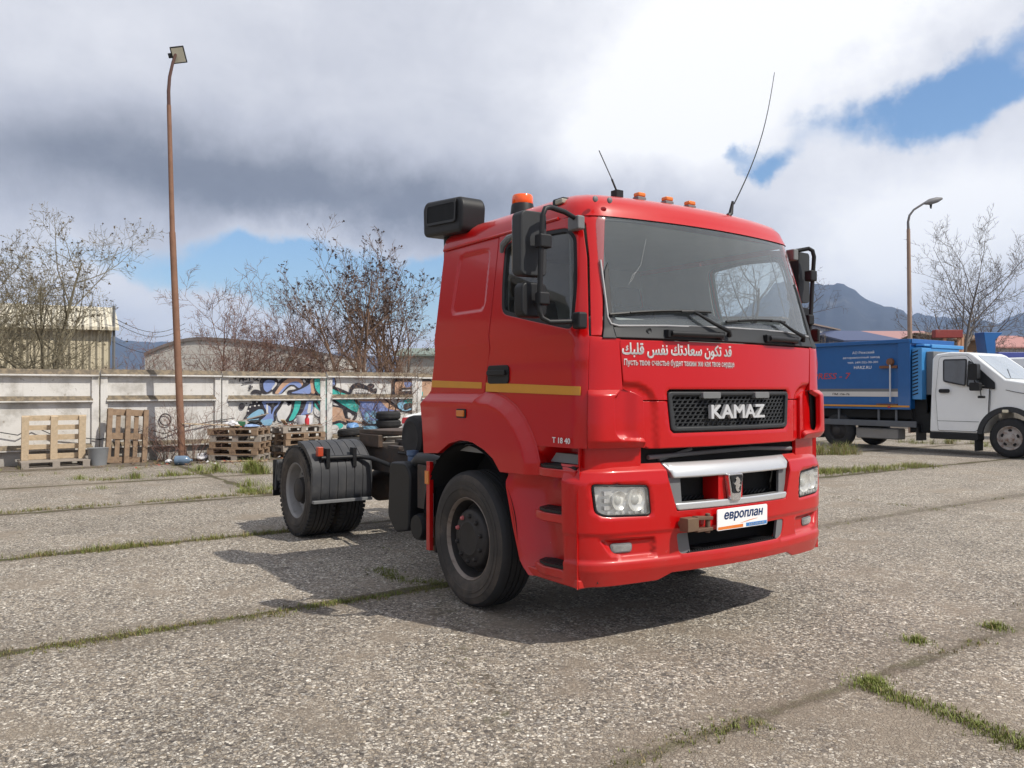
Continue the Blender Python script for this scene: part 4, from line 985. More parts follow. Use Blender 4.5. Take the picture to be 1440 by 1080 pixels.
    k_ = MB(); k_.lathe([(-.9, .07), (.9, .07)], (0, 0, .48), 'y', 14); k_.build('front_axle', M['steel'], T)
    k_ = MB(); pl5 = [(.50, -.30), (.50, .30), (.2, .48), (-.25, .48), (-.62, .34), (-.62, .12), (-.2, .05), (-.2, -.05), (-.62, -.12), (-.62, -.34), (-.25, -.48), (.2, -.48)]
    k_.prism(pl5, lambda u, v, t: (-3.25+u, v, 1.12+t-.03*(u < -.4)), 0, .05); k_.box(-3.5, -3.0, -.50, -.44, .98, 1.12); k_.box(-3.5, -3.0, .44, .50, .98, 1.12)
    k_.build('fifth_wheel', mat('greasy_steel', (.075, .055, .042), .65, metal=.3, var=.4, dirt=.6, dcol=(.16, .10, .07), dscale=10), T, bevel=.01)
    k_ = MB(); k_.box(-2.5, -1.0, -.40, .40, .985, 1.0); k_.build('deck_plate', M['steel'], T)
    k_ = MB(); k_.tube([(-2.55, -.30, .88), (-1.75, -.30, .88)], .15, 18); k_.tube([(-2.2, .3, .95), (-1.5, .3, .95)], .14, 16); k_.build('air_tank', M['steel'], T, bevel=.02)
    k_ = MB(); k_.prism(rounded([(-1.36, .98), (-1.40, .5), (-1.25, .37), (-1.0, .42), (-.97, .90), (-1.06, .99)], .05), lambda u, v, t: (u, t, v), -1.17, -.62); tk = k_.build('fuel_tank', M['black'], T, bevel=.02, seg=3)
    k_ = MB(); k_.lathe([(0, .05), (.04, .05), (.05, .06), (.09, .06), (.095, .001)], (-1.27, -.98, .985), 'z', 16); k_.build('filler_cap', mat('blue_cap', (.10, .16, .27), .5, dirt=.4), tk)
    k_ = MB(); k_.tube([(-1.1, -1.05, .97), (-.95, -1.08, 1.03), (-.7, -1.1, 1.04), (-.55, -1.08, 1.03)], [.05, .055, .045, .03], 10); k_.build('tank_pipe', M['grey'], T)
    k_ = MB(); k_.box(-.92, -.74, -1.13, -.72, .62, .99); k_.build('battery_box', M['steel'], T, bevel=.01)
    k_ = MB(); k_.box(-.70, -.66, -1.12, -1.05, .32, .99); k_.box(-.72, -.64, -1.12, -.7, .30, .34); k_.build('bracket', M['rust'], T)
    k_ = MB(); k_.lathe([(-.05, .001), (-.05, .10), (0, .115), (.13, .115), (.13, .001)], (-.86, -1.12, .47), 'y', 20); k_.build('air_dryer', M['black'], T)
    k_ = MB(); k_.lathe([(.0, .001), (.0, .06), (.008, .12), (.0, .15), (.02, .192), (.05, .2), (.16, .2), (.19, .18), (.19, .001)], (-1.36, -.97, 1.185), 'y', 30); k_.build('air_cleaner', M['rubber'], T)
    k_ = MB(); k_.box(-1.45, -1.25, -.8, -.5, .96, 1.02); k_.box(-1.42, -1.3, -.72, -.66, .98, 1.10); k_.build('bracket', M['steel'], T)
    k_ = MB(); k_.tube([(-2.1, -.62, .72), (-1.45, -.85, .83)], .035, 10); k_.build('strut', mat('pale_rod', (.42, .36, .31), .6, dirt=.4), T)
    k_ = MB(); k_.tube([(-1.5, .1, 1.05), (-1.7, .05, 1.32), (-1.9, -.05, 1.2), (-2.1, -.1, 1.08)], .014, 6); k_.tube([(-.6, -.2, 1.5), (-.9, -.25, 1.15), (-1.5, -.3, 1.02), (-2.2, -.2, 1.05)], .014, 6); k_.tube([(-.6, -.5, 1.3), (-1.0, -.55, 1.02), (-1.9, -.5, .96), (-2.6, -.45, .95)], .016, 6); k_.tube([(-1.3, -.75, .9), (-1.8, -.7, .80), (-2.4, -.58, .86)], .018, 6); k_.tube([(-1.2, -.6, .6), (-1.8, -.55, .5), (-2.3, -.5, .62)], .03, 8)
    k_.build('hose', M['black'], T)
    k_ = MB()
    rr = random.Random(3)
    for i in range(16):
        x0 = rr.uniform(-2.7, -1.1); y0 = rr.uniform(-.6, .3); k_.box(x0, x0+rr.uniform(.06, .3), y0, y0+rr.uniform(.05, .15), 1.0, 1.0+rr.uniform(.02, .09))
    k_.build('valve_block', M['steel'], T, bevel=.008)
    k_ = MB(); k_.box(-4.40, -4.34, -1.1, 1.1, .62, .72); k_.box(-4.42, -4.36, -.8, -.5, .72, .86); k_.box(-4.42, -4.36, .5, .8, .72, .86); k_.build('rear_lamp_bar', M['black'], T)
    return T
build_tractor()
# ------------------------------------------------------------------ helper: a point seen from where the photographer stood, at a given depth / on a given plane
_f, _p = 1150.5, .0078
def _ray(px, py):
    u, v = (px-720)/_f, (540-py)/_f; Y, Z = cos(_p)-v*sin(_p), sin(_p)+v*cos(_p)
    return Vector((u*cos(VIEW)-Y*sin(VIEW), u*sin(VIEW)+Y*cos(VIEW), Z))
_C = Vector((5.199, -4.398, 1.609))
def at(px, py, D): return _C+_ray(px, py)*D
def onx(px, py, X): r = _ray(px, py); return _C+r*((X-_C.x)/r.x)
def gx(px, D): p = at(px, 549, D); return (p.x, p.y)

# ------------------------------------------------------------------ blue and white refuse lorry
def small_wheel(parent, x, y, R, wd, out, rimcol, holes=True, nm='wheel'):
    W = MB(); o = out
    L = lambda mb, prof, n=36: mb.lathe([(-o*h, r) for h, r in prof], (x, y, R), 'y', n)
    r0 = R*.58
    L(W, [(.03, r0*.94), (.01, r0), (.012, r0*1.04)]); L(W, [(.03, r0*.94), (.07, r0*.86), (.06, r0*.78), (.02, r0*.45)]); L(W, [(.02, r0*.45), (-.01, r0*.40), (-.02, r0*.30), (-.025, .001)])
    w = W.build(nm, rimcol, parent, smooth=40)
    T = MB(); L(T, [(.04, r0*.95), (.012, r0*1.03), (0, R*.78), (.012, R*.90), (.035, R*.97), (.06, R), (wd-.06, R), (wd-.03, R*.96), (wd, R*.8), (wd-.03, r0)], 44)
    T.build('tyre', M['rubber'], w, smooth=40)
    if holes:
        H = MB()
        for i in range(5):
            a = 2*pi*i/5+.3; c = (x+r0*.64*cos(a), y, R+r0*.64*sin(a)); H.lathe([(-o*-.0 + o*-.05, .001), (o*-.05, r0*.13)], c, 'y', 10); 
        H2 = MB()
        for i in range(5):
            a = 2*pi*i/5+.3; e = Vector((cos(a), 0, sin(a))); t = Vector((-sin(a), 0, cos(a))); c = Vector((x, y+o*-.038, R))+e*r0*.66
            H2.raw([c+e*(r0*.12*cos(q))+t*(r0*.17*sin(q))+Vector((0, o*.004, 0)) for q in [2*pi*j/12 for j in range(12)]], [tuple(range(12))])
        H2.build('hand_hole', M['void'], w, smooth=0)
    return w
def build_refuse_lorry():
    ox, oy = -6.5, 17.4
    T = thing('refuse_lorry', 'refuse lorry with white cab and blue lettered body, parked side on at the right', 'lorry', (ox, oy, 0))
    T0 = thing  # geometry below is written in lot coordinates and moved into the lorry's frame
    class LB(MB):
        def build(s, *a, **k):
            s.v = [(x-ox, y-oy, z) for x, y, z in s.v]; return MB.build(s, *a, **k)
    Y0, Y1 = 16.35, 18.5
    b = LB(); b.box(-9.95, -6.47, Y0+.03, Y1, 1.12, 2.93)
    body = b.build('body', M['blue'], T, bevel=.02)
    b = LB(); b.box(-9.95, -6.44, Y0-.04, Y0+.06, 2.86, 2.96); b.box(-6.78, -6.44, Y0-.03, Y0+.03, 1.12, 2.86); b.box(-9.95, -6.44, Y0-.02, Y0+.03, 1.10, 1.16)
    for i in range(0): pass
    b.box(-6.80, -6.44, Y1-.1, Y1+.02, 1.12, 2.96); b.box(-6.46, -6.40, Y0, Y1, 2.84, 2.96); b.build('body_rail', M['blue'], body, bevel=.01)
    for z0, z1, m, nm in ((1.578, 1.655, M['midgrey'], 'grey_band'), (1.44, 1.576, mat('band_white', (.62, .60, .58), .5, var=.04), 'white_band'), (1.165, 1.21, M['yellow'], 'reflective_strip')):
        b = LB(); b.box(-9.94, -6.785 if nm != 'reflective_strip' else -6.46, Y0+.018 if nm != 'reflective_strip' else Y0-.036, Y0+.029, z0, z1); b.build(nm, m, body)
    tp = lambda u, v, h: Vector((u-ox, Y0+.022-h, v-0))
    yy = lambda u, v, h: (u-ox, Y0+.0265-oy-h, v)
    W_ = M['white']
    for s_, a, c, z0, z1 in (('АО Ряжский', -8.13, -7.48, 2.615, 2.69), ('авторемонтный завод', -8.42, -7.32, 2.475, 2.55), ('тел. (49132)-30-301', -8.28, -7.37, 2.335, 2.41), ('НАRZ.RU', -8.08, -7.56, 2.20, 2.285)):
        lettering('maker_lettering', s_, yy, (a, c, z0, z1), W_, body, bold=.0)
    lettering('model_lettering', 'ECOPRESS - 7', yy, (-9.98, -8.22, 1.93, 2.10), mat('red_vinyl', (.50, .05, .05), .5), body, bold=.01, shear=.2)
    lettering('fleet_number', 'ПМ 156-76', lambda u, v, h: (u-ox, Y0+.0155-oy-h, v), (-8.74, -8.21, 1.475, 1.535), M['black'], body, bold=.01)
    b = LB(); b.tube([(-6.98, Y0-.05, 1.30), (-6.98, Y0-.05, 2.3)], .022, 10); b.build('ram', mat('bright_rod', (.6, .62, .65), .3, metal=.6), T)
    b = LB(); b.lathe([(-.06, .001), (-.06, .09), (.02, .10)], (-6.99, Y0-.01, 2.37), 'y', 16); b.box(-7.3, -6.8, Y0-.03, Y0+.02, 2.20, 2.27); b.box(-7.4, -6.8, Y0-.02, Y0+.02, 1.22, 1.25); b.build('pivot', M['rust'], T)
    b = LB(); b.box(-7.06, -6.98, Y0-.04, Y0-.02, 1.14, 1.2); b.build('side_marker', M['darkred'], T)
    # hydraulic unit between body and cab
    b = LB(); b.box(-6.44, -6.17, Y0+.05, Y1-.2, 1.37, 2.72); u_ = b.build('hydraulic_unit', M['bluelight'], T, bevel=.015)
    b = LB()
    for i in range(13): 
        z = 1.47+i*.092; b.prism([(-6.42, z), (-6.27, z+.05), (-6.27, z+.085), (-6.42, z+.035)], lambda u, v, t: (u, Y0+.049-t, v), 0, .003)
    b.build('louvre', M['void'], u_, smooth=0)
    b = LB(); b.box(-6.42, -6.14, Y0+.5, Y1, 2.72, 2.82); b.box(-6.42, -6.18, Y0+.2, Y0+.5, 2.76, 2.82); b.build('top_box', M['bluelight'], T, bevel=.02)
    b = LB(); b.box(-6.17, -5.97, Y0+.25, Y1-.3, 1.0, 2.62); b.build('cab_back_box', M['midgrey'], T, bevel=.02)
    # cab
    tp_ = lambda z: .16*max(0, (z-1.65)/.9)
    fn = lambda u, v, t: (u, (Y0+tp_(v)) if t == 0 else (18.40-tp_(v)), v)
    prof = [(-5.95, .55), (-5.95, 2.42), (-5.86, 2.54), (-5.5, 2.585), (-5.05, 2.555), (-4.93, 2.50), (-4.14, 1.87), (-3.72, 1.80), (-3.25, 1.62), (-3.02, 1.40), (-2.95, .95), (-2.98, .55), (-3.42, .55)]
    ar = [(-4.05+.63*cos(a), .50+.63*sin(a)) for a in [radians(d) for d in range(12, 169, 12)]]
    prof = prof[:-1]+[(-3.43, .55)]+ar+[(-4.69, .55)]
    b = LB(); b.prism(prof[::-1], fn, 0, 1); cb = b.build('cab', M['truckwhite'], T, bevel=.045, seg=3)
    side = lambda u, v, t: (u, Y0+tp_(v)-t, v)
    dr = rounded([(-5.76, 2.46), (-5.78, 1.5), (-5.72, .60), (-4.80, .60), (-4.52, .95), (-4.49, 1.63), (-4.42, 1.72), (-4.98, 2.36), (-5.1, 2.48)], [.08, .1, .04, .06, .1, .02, .02, .08, .08])
    b = LB(); b.prism(inset(dr, -.009 if area2(dr) > 0 else .009), side, -.01, .002); b.build('door_gap', M['void'], cb, smooth=0)
    b = LB(); b.prism(dr, side, 0, .012); d_ = b.build('door', M['truckwhite'], cb, bevel=.006)
    b = LB(); w1 = rounded([(-5.66, 2.40), (-5.61, 1.83), (-5.04, 1.71), (-5.06, 2.395)], .06); w2 = rounded([(-5.03, 2.36), (-5.02, 1.705), (-4.34, 1.63), (-4.36, 1.80), (-4.92, 2.30)], .04)
    b.prism(w1, side, .012, .016); b.mat(1).prism(w2, side, .012, .016); b.build('window_frame', [M['black'], M['black']], d_, smooth=0)
    b = LB(); b.prism(inset(w1, .035 if area2(w1) > 0 else -.035), side, .016, .019); b.prism([(-4.99, 2.30), (-4.98, 1.74), (-4.72, 1.71), (-4.74, 2.16), (-4.93, 2.28)], side, .016, .019); b.build('window_glass', mat('dark_side_glass', (.09, .095, .10), .06, spec=.9, var=.3, vscale=3), d_, smooth=0)
    b = LB(); b.prism(rrect(-5.70, -5.42, 1.545, 1.645, .045), side, .012, .03); b.build('handle', M['black'], d_, bevel=.006)
    b = LB(); n_ = Vector((.63, 0, .78)).normalized()
    wp = [(-4.93, 2.485), (-4.20, 1.905)]
    vs = [(-4.90, Y0+.30, 2.475), (-4.17, Y0+.16, 1.90), (-4.15, 17.37, 1.885), (-4.17, 18.24, 1.90), (-4.90, 18.10, 2.475), (-4.88, 17.37, 2.475)]
    b.raw([Vector(v)+n_*.006 for v in vs], [(0, 1, 2, 5), (5, 2, 3, 4)]); b.build('windscreen', mat('pale_windscreen', (.28, .33, .38), .05, spec=.9, var=.25, vscale=1.5, coat=1.0), cb, smooth=0)
    b = LB(); b.tube([(-4.18, 16.75, 1.91), (-4.45, 17.2, 2.13)], .012, 6); b.build('wiper', M['black'], cb)
    b = LB()
    for a0 in range(8, 172, 6):
        a, c = radians(a0), radians(a0+6)
        P0 = [(-4.05+r*cos(q), .50+r*sin(q)) for q, r in ((a, .60), (c, .60), (c, .72), (a, .72))]
        b.prism(P0, lambda u, v, t: (u, Y0-t, v), -.05, .02)
    b.build('wheel_arch', M['grey'], cb, smooth=50)
    b = LB(); b.tube([(-4.12, Y0+.015, 1.62), (-3.85, Y0+.008, 1.56), (-3.5, Y0+.01, 1.50), (-3.2, Y0+.01, 1.46)], .007, 5); b.tube([(-4.46, Y0-.002, 1.60), (-4.47, Y0-.002, 1.25), (-4.49, Y0-.002, .98)], .006, 5); b.tube([(-5.74, Y0-.013, .84), (-4.72, Y0-.013, .84)], .005, 5); b.build('panel_seam', M['grey'], cb)
    b = LB(); b.prism(rrect(-4.18, -4.04, 1.08, 1.15, .02), lambda u, v, t: (u, Y0-.02-t, v), 0, .02); b.build('side_marker', mat('pale_lens', (.7, .65, .5), .3, coat=.4), cb, bevel=.005)
    b = LB(); b.tube([(-4.55, Y0+.02, 1.70), (-4.70, Y0-.14, 1.74), (-4.74, Y0-.2, 1.85)], .018, 8); b.prism(rrect(-4.86, -4.64, 1.86, 2.26, .05), lambda u, v, t: (u, Y0-.10-t, v), 0, .17); b.prism(rrect(-4.84, -4.60, 1.60, 1.80, .04), lambda u, v, t: (u, Y0-.1-t, v), 0, .15); b.tube([(-4.62, Y0-.15, 1.62), (-4.58, Y0-.2, 1.48)], .014, 6); b.prism(rrect(-4.64, -4.50, 1.42, 1.48, .02), lambda u, v, t: (u, Y0-.15-t, v), 0, .1)
    b.build('mirror', M['black'], T, bevel=.015)
    b = LB(); b.box(-5.94, -4.74, Y0-.02, Y0+.3, .38, .55); b.build('running_board', M['black'], T, bevel=.02)
    b = LB(); b.box(-3.3, -2.9, Y0+.05, 18.3, .45, .75); b.build('bumper', M['grey'], T, bevel=.05)
    b = LB(); b.prism(rounded([(-3.5, 1.05), (-3.12, 1.02), (-3.05, 1.28), (-3.4, 1.36)], .05), lambda u, v, t: (u, Y0-t, v), -.06, .012); b.build('headlight', mat('lamp_housing', (.62, .62, .60), .35), T, bevel=.01)
    b = LB(); b.box(-9.9, -3.2, 16.95, 17.05, .62, .85); b.box(-9.9, -3.2, 17.75, 17.85, .62, .85); b.box(-9.8, -6.5, 16.5, 18.4, .86, 1.1); b.box(-6.6, -5.9, 16.6, 18.2, .5, 1.5); b.build('frame', M['void'], T)
    b = LB(); b.box(-9.0, -6.30, Y0+.0, Y0+.04, .64, .80); 
    for xx in (-8.6, -7.4, -6.9): b.box(xx, xx+.06, Y0+.04, Y0+.08, .7, 1.12)
    b.build('side_guard', mat('guard_grey', (.10, .11, .125), .5, dirt=.3), T, bevel=.01)
    b = LB(); b.box(-8.1, -6.86, Y0+.12, Y0+.5, .29, .58); b.build('fuel_tank', mat('tank_grey', (.27, .26, .245), .6, metal=.2, dirt=.4), T, bevel=.04)
    for q in ((-6.36, -6.30, Y0+.1, Y0+.5, .3, .75), (-4.86, -4.82, Y0+.05, Y0+.4, .12, .5), (-9.25, -9.2, Y0+.05, Y0+.5, .25, 1.0)):
        b = LB(); b.box(*q); b.build('mud_flap', M['black'], T)
    rim = mat('rusty_white_rim', (.40, .37, .345), .7, var=.25, vscale=8, dirt=.7, dcol=(.16, .075, .04), dscale=9)
    wh = []
    for x, y, o, h in ((-4.05, Y0+.03, -1, True), (-8.62, Y0+.05, -1, False), (-4.05, 18.37, 1, True), (-8.62, 18.35, 1, False)):
        E_ = small_wheel(T, x-ox, y-oy, .475, .25, o, rim if h else M['hub'], h)  # rear rims take the dark hub colour, painting in shade under the body
build_refuse_lorry()

# ------------------------------------------------------------------ cars and machines in the background
def car(name, label, cat, loc, rz, prof, wins, width, col, taper, wheels, wr, extra=()):
    """prof / wins in (along, up); car runs along +x, its near side is y=0"""
    T = thing(name, label, cat, loc, rz); sd = lambda z: taper*max(0, (z-.9))
    b = MB(); b.prism(prof, lambda u, v, t: (u, sd(v) if t == 0 else width-sd(v), v), 0, 1); bd = b.build('body', col, T, bevel=.06, seg=3)
    for s0 in (0, 1):
        for w in wins:
            b = MB(); b.prism(w, lambda u, v, t: (u, (sd(v)-.004-t) if s0 == 0 else (width-sd(v)+.004+t), v), 0, .004); b.build('window', mat('dark_side_glass', (.09, .095, .10), .06), bd, smooth=0)
    for x in wheels:
        small_wheel(T, x, -.005, wr, .2, -1, M['rimgrey'], False); small_wheel(T, x, width+.005, wr, .2, 1, M['rimgrey'], False)
    for nm, m, p, d in extra:
        b = MB(); b.prism(p, lambda u, v, t: (u, sd(v)-t, v), -.06, d); b.build(nm, m, bd, bevel=.008)
    return T
cprof = rounded([(0, .45), (-.03, .80), (.06, 1.00), (.42, 1.07), (.95, 1.42), (1.7, 1.47), (2.3, 1.42), (3.1, 1.02), (3.9, .90), (4.2, .72), (4.22, .40), (3.9, .25), (.3, .25)], [.1, .12, .08, .1, .2, .3, .2, .2, .15, .1, .1, .1, .1])
car('parked_car', 'white saloon car behind the red tractor truck, only its tail showing', 'car', (-12.6, 4.70, 0), radians(50),
    cprof, [rounded([(.62, 1.08), (1.05, 1.37), (1.55, 1.40), (1.55, 1.02), (.75, 1.0)], .05), rounded([(1.63, 1.02), (1.63, 1.40), (2.2, 1.36), (2.85, 1.03)], .05)], 1.7, M['truckwhite'], .35, (.75, 3.35), .31,
    [('tail_lamp', M['darkred'], rounded([(-.01, .80), (.0, .95), (.30, .97), (.22, .84)], .03), .012)])
vp = rounded([(0, .5), (0, 2.5), (.2, 2.68), (3.4, 2.68), (3.9, 2.55), (4.6, 1.75), (5.4, 1.5), (5.5, .5)], [.1, .15, .1, .2, .2, .2, .2, .1])
p = gx(1396, 27)
car('van', 'white van with dark windows behind the bonnet of the refuse lorry', 'van', (p[0], p[1], 0), radians(35)+VIEW-pi/2+.2, vp,
    [rounded([(.35, 2.35), (.30, 1.75), (1.1, 1.75), (1.1, 2.38)], .1), rounded([(1.3, 2.38), (1.3, 1.75), (2.4, 1.75), (2.4, 2.38)], .1), rounded([(2.6, 2.38), (2.6, 1.75), (3.9, 1.75), (3.5, 2.36)], .1)], 2.0, M['truckwhite'], .08, (1.0, 4.4), .36)

BROT = VIEW     # buildings across the view
def shed(name, label, cat, px0, px1, ytop, D, depth, wallm, roofm, ridge=None, rot=0., group=None, overh=.3, corr=False):
    """a long shed whose front runs from px0 to px1 at depth D; ytop = eave line, ridge = ridge line"""
    a = at(px0, ytop, D); b_ = at(px1, ytop, D*(1+rot)); L = hypot(b_.x-a.x, b_.y-a.y); ang = atan2(b_.y-a.y, b_.x-a.x)
    h = a.z; T = thing(name, label, cat, (a.x, a.y, 0), ang, group)
    w = MB(); w.box(0, L, 0, depth, 0, h); wo = w.build('wall', wallm, T, smooth=0)
    rz_ = at(px0, ridge, D+depth*.5).z if ridge else h+.3
    r = MB()
    nn = 1
    pr = [(-overh, h-.05), (depth/2, rz_), (depth+overh, h-.05), (depth+overh, h+.05), (depth/2, rz_+.12), (-overh, h+.07)]
    r.prism(pr[::-1], lambda u, v, t: (t, u, v), -overh, L+overh)
    g_ = MB(); g_.prism([(0, h), (depth, h), (depth/2, rz_)], lambda u, v, t: (t, u, v), .0, .1); g_.prism([(0, h), (depth, h), (depth/2, rz_)], lambda u, v, t: (t, u, v), L-.1, L); g_.build('gable', wallm, T, smooth=0)
    r.build('roof', roofm, T, smooth=0)
    return T, L, h
def corr_mat(name, col, scale, amt=.25, axis=0, **k):
    if name in MATS: return MATS[name]
    m = bpy.data.materials.new(name); m.use_nodes = True; g = G(m.node_tree); b = m.node_tree.nodes['Principled BSDF']
    c = g.coord('Object'); v = g.xyz(c)[axis]; s_ = g.m('SINE', g.mul(v, scale)); n = g.noise(c, 1.3, 6, .6)
    q = g.add(g.mul(n, .3), .85); base = g.mix(1., (*col, 1), g.com(q, q, q), 'MULTIPLY'); g.l.new(base, b.inputs['Base Color'])
    b.inputs['Roughness'].default_value = .6
    g.l.new(g.bump(s_, amt, .06), b.inputs['Normal']); MATS[name] = m; return m
beige = corr_mat('beige_sheet', (.62, .55, .40), 28, .8); cream = corr_mat('cream_sheet_roof', (.68, .62, .48), 24, .9)
T_, L_, h_ = shed('warehouse', 'cream corrugated warehouse behind the wall at the left edge', 'building', -260, 155, 450.5, 27.1, 11, beige, cream, 424, .15)
d_ = MB(); d_.tube([(L_+.12, -.1, 0), (L_+.12, -.1, h_+.9)], .06, 6); d_.build('drainpipe', M['midgrey'], T_)
# long pale hall further left along the lot: the place the tractor's flank mirrors
T2 = thing('hall', 'long beige hall with blue doors beyond the left end of the wall', 'building', (-16, -36, 0), radians(78))
w = MB(); w.box(0, 26, 0, 12, 1.6, 6.2); w.build('wall', mat('hall_beige', (.34, .28, .19), .8, var=.1), T2, smooth=0)
w = MB(); w.box(0, 26, -.02, 11.9, 0, 1.6)
w.build('plinth', mat('hall_plinth', (.14, .17, .22), .7), T2, smooth=0)
w = MB(); w.prism([(-.5, 6.1), (6, 8.2), (12.5, 6.1), (12.5, 6.3), (6, 8.4), (-.5, 6.3)][::-1], lambda u, v, t: (t, u, v), -.4, 26.4); w.build('roof', mat('hall_roof', (.20, .19, .18), .7), T2, smooth=0)
for i in range(6):
    w = MB(); w.box(1.5+i*4, 3.9+i*4, -.06, .02, .05, 3.2); w.build('door', M['blue'], T2, smooth=0)
# arched hangar
a = at(203, 500, 48); b_ = at(455, 500, 48); L = hypot(b_.x-a.x, b_.y-a.y)
H_ = thing('hangar', 'grey arched hangar behind the wall between pole and shrubs', 'building', (a.x, a.y, 0), atan2(b_.y-a.y, b_.x-a.x))
arc = [(L*(.5-.5*cos(pi*i/20)) if False else L*i/20, a.z+(at(275, 484, 48).z-a.z+.25)*(1-abs((i/20-.30)/(.30 if i < 6 else .70))**1.7)) for i in range(21)]
w = MB(); w.prism([(0, 0), (L, 0)]+arc[::-1], lambda u, v, t: (u, t, v), .05, 14); w.build('wall', mat('hangar_grey', (.50, .48, .44), .85, var=.2, dirt=.25), H_, smooth=0)
w = MB()
for (u0, z0), (u1, z1) in zip(arc, arc[1:]): w.prism([(u0, z0-.02), (u1, z1-.02), (u1, z1+.17), (u0, z0+.17)], lambda u, v, t: (u, t, v), -.06, 14.3)
w.build('roof', mat('hangar_roof', (.17, .15, .14), .8, var=.2), H_, smooth=30)
shed('shed', 'low grey green shed behind the wall next to the red cab', 'building', 560, 640, 500, 55, 8, mat('shed_wall', (.36, .35, .32), .8), mat('shed_roof', (.18, .22, .19), .8), 492)
slat = corr_mat('slatted_grey', (.50, .49, .46), 9, 1.0)
shed('tall_shed', 'tall pale slatted shed rising behind the left end of the refuse lorry', 'building', 1096, 1176, 447, 60, 12, slat, mat('rust_roof', (.22, .17, .14), .8), None, .2)
shed('blue_roof_shed', 'low shed with dark blue gabled roof behind the refuse lorry', 'building', 1190, 1266, 480, 62, 16, mat('dark_blue_wall', (.04, .06, .14), .7), mat('navy_roof', (.05, .07, .15), .6), 467)
shed('pink_roof_shed', 'long shed with faded pink roof behind the lamp post at the right', 'building', 1230, 1345, 479, 78, 14, M['midgrey'], mat('pink_roof', (.36, .20, .19), .8, var=.15), 467)
shed('brown_shed', 'brown timber shed under the large bare tree', 'building', 1345, 1392, 478, 54, 10, mat('brown_wall', (.20, .12, .065), .85, var=.3), mat('brown_roof', (.16, .10, .06), .85), 470)
shed('red_roof_shed', 'low shed with pale red roof at the right edge', 'building', 1396, 1500, 489, 66, 14, slat, mat('red_roof', (.40, .20, .18), .8, var=.15), 474)
# red gantry and blue tipper
p0 = at(1318, 500, 34); p1 = at(1350, 500, 34); q = thing('loading_frame', 'dark red steel frame standing up behind the white cab roof', 'frame', (p0.x, p0.y, 0), VIEW)
L = hypot(p1.x-p0.x, p1.y-p0.y); ht = at(1318, 464, 34).z
w = MB(); w.box(-.15, L+.05, -.15, .15, ht-.33, ht); w.build('beam', mat('dark_red_steel', (.24, .035, .03), .6, dirt=.3), q, bevel=.02)
for xx in (.12, L*.33, L*.85, L):
    w = MB(); w.bar((xx, 0, 0), (xx+(.1 if xx > .5 else .0), 0, ht-.3 if xx > .2 else ht-.5), .10, .10); w.build('post', mat('pale_orange_steel', (.55, .30, .18), .7, dirt=.3), q)
p0 = at(1384, 500, 33); q = thing('tipper_truck', 'blue tipper body with a raised canopy behind the white cab', 'truck', (p0.x, p0.y, 0), VIEW+.1)
zt = at(1390, 467, 33).z
w = MB(); w.prism([(0.10, 1.0), (.62, 1.0), (.62, zt-.3), (1.0, zt-.03), (1.0, zt), (0, zt), (.04, zt-.25), (.15, zt-.8)], lambda u, v, t: (u*.8, t, v), 0, .6); w.build('canopy', M['blue'], q, bevel=.02)
w = MB(); w.box(.62, 4.5, .0, 2.3, 1.2, at(1420, 495, 33).z); w.build('body', mat('purple_blue', (.05, .07, .28), .5), q, bevel=.03)
w = MB(); w.box(.2, 4.4, .4, 1.9, .6, 1.2); w.build('frame', M['void'], q)
for xx in (.9, 3.4): small_wheel(q, xx, .1, .5, .28, -1, M['rimgrey'], False); small_wheel(q, xx, 2.2, .5, .28, 1, M['rimgrey'], False)
# ------------------------------------------------------------------ the concrete fence with its mural
XW = -15.12
def fence_mat():
    m = bpy.data.materials.new('whitewashed_concrete'); m.use_nodes = True; g = G(m.node_tree); b = m.node_tree.nodes['Principled BSDF']
    p = g.pos(); n1 = g.noise(p, 1.4, 8, .65); n2 = g.noise(p, 9, 6, .65)
    st = g.node('ShaderNodeVectorMath', operation='MULTIPLY'); g.l.new(p, st.inputs[0]); st.inputs[1].default_value = (1, 5, .35); n3 = g.noise(st.outputs[0], 1.6, 7, .65)
    c = g.mix(n2, (.62, .605, .58, 1), (.72, .705, .68, 1))
    c = g.mix(g.step(n1, .46, .66, 0, .8), c, (.38, .36, .325, 1))
    c = g.mix(g.step(n3, .55, .75, 0, .6), c, (.33, .30, .26, 1))
    c = g.mix(g.step(n2, .60, .70, 0, .6), c, (.25, .21, .16, 1))
    zz = g.xyz(p)[2]; c = g.mix(g.mul(g.step(g.add(zz, g.mul(g.sub(n1, .5), 1.1)), .05, .5, 1, 0), .65), c, (.24, .215, .18, 1))     # rising damp
    nz = g.xyz(g.node('ShaderNodeNewGeometry').outputs['True Normal'])[2]
    led = g.step(nz, .25, .5)         # moss and soil lying on the ledges
    c = g.mix(led, c, g.mix(g.step(n2, .4, .6), (.12, .10, .075, 1), (.215, .17, .115, 1)))
    g.l.new(c, b.inputs['Base Color']); b.inputs['Roughness'].default_value = .9
    g.l.new(g.bump(g.add(n2, g.noise(p, 40, 4, .6)), .35, .012), b.inputs['Normal']); return m
FM = fence_mat()
SP = 2.66; Y0F = -1.545
F_ = thing('concrete_fence', 'whitewashed concrete panel wall with a colourful graffiti mural, behind the pallets', 'wall', (XW, Y0F, 0))
pm = MB(); w = SP-.025
pm.box(-.10, 0, 0, w, -.05, 2.03)
def rib(z0, z1, d, a=.0, b=w):
    pm.prism([(0, z0), (d, z0+.01), (d, z0+(z1-z0)*.3), (.004, z1)], lambda u, v, t: (u, t, v), a, b)
rib(1.35, 1.50, .11, .12, w-.12); rib(.30, .45, .11, .12, w-.12); rib(1.92, 2.09, .12, 0, w)
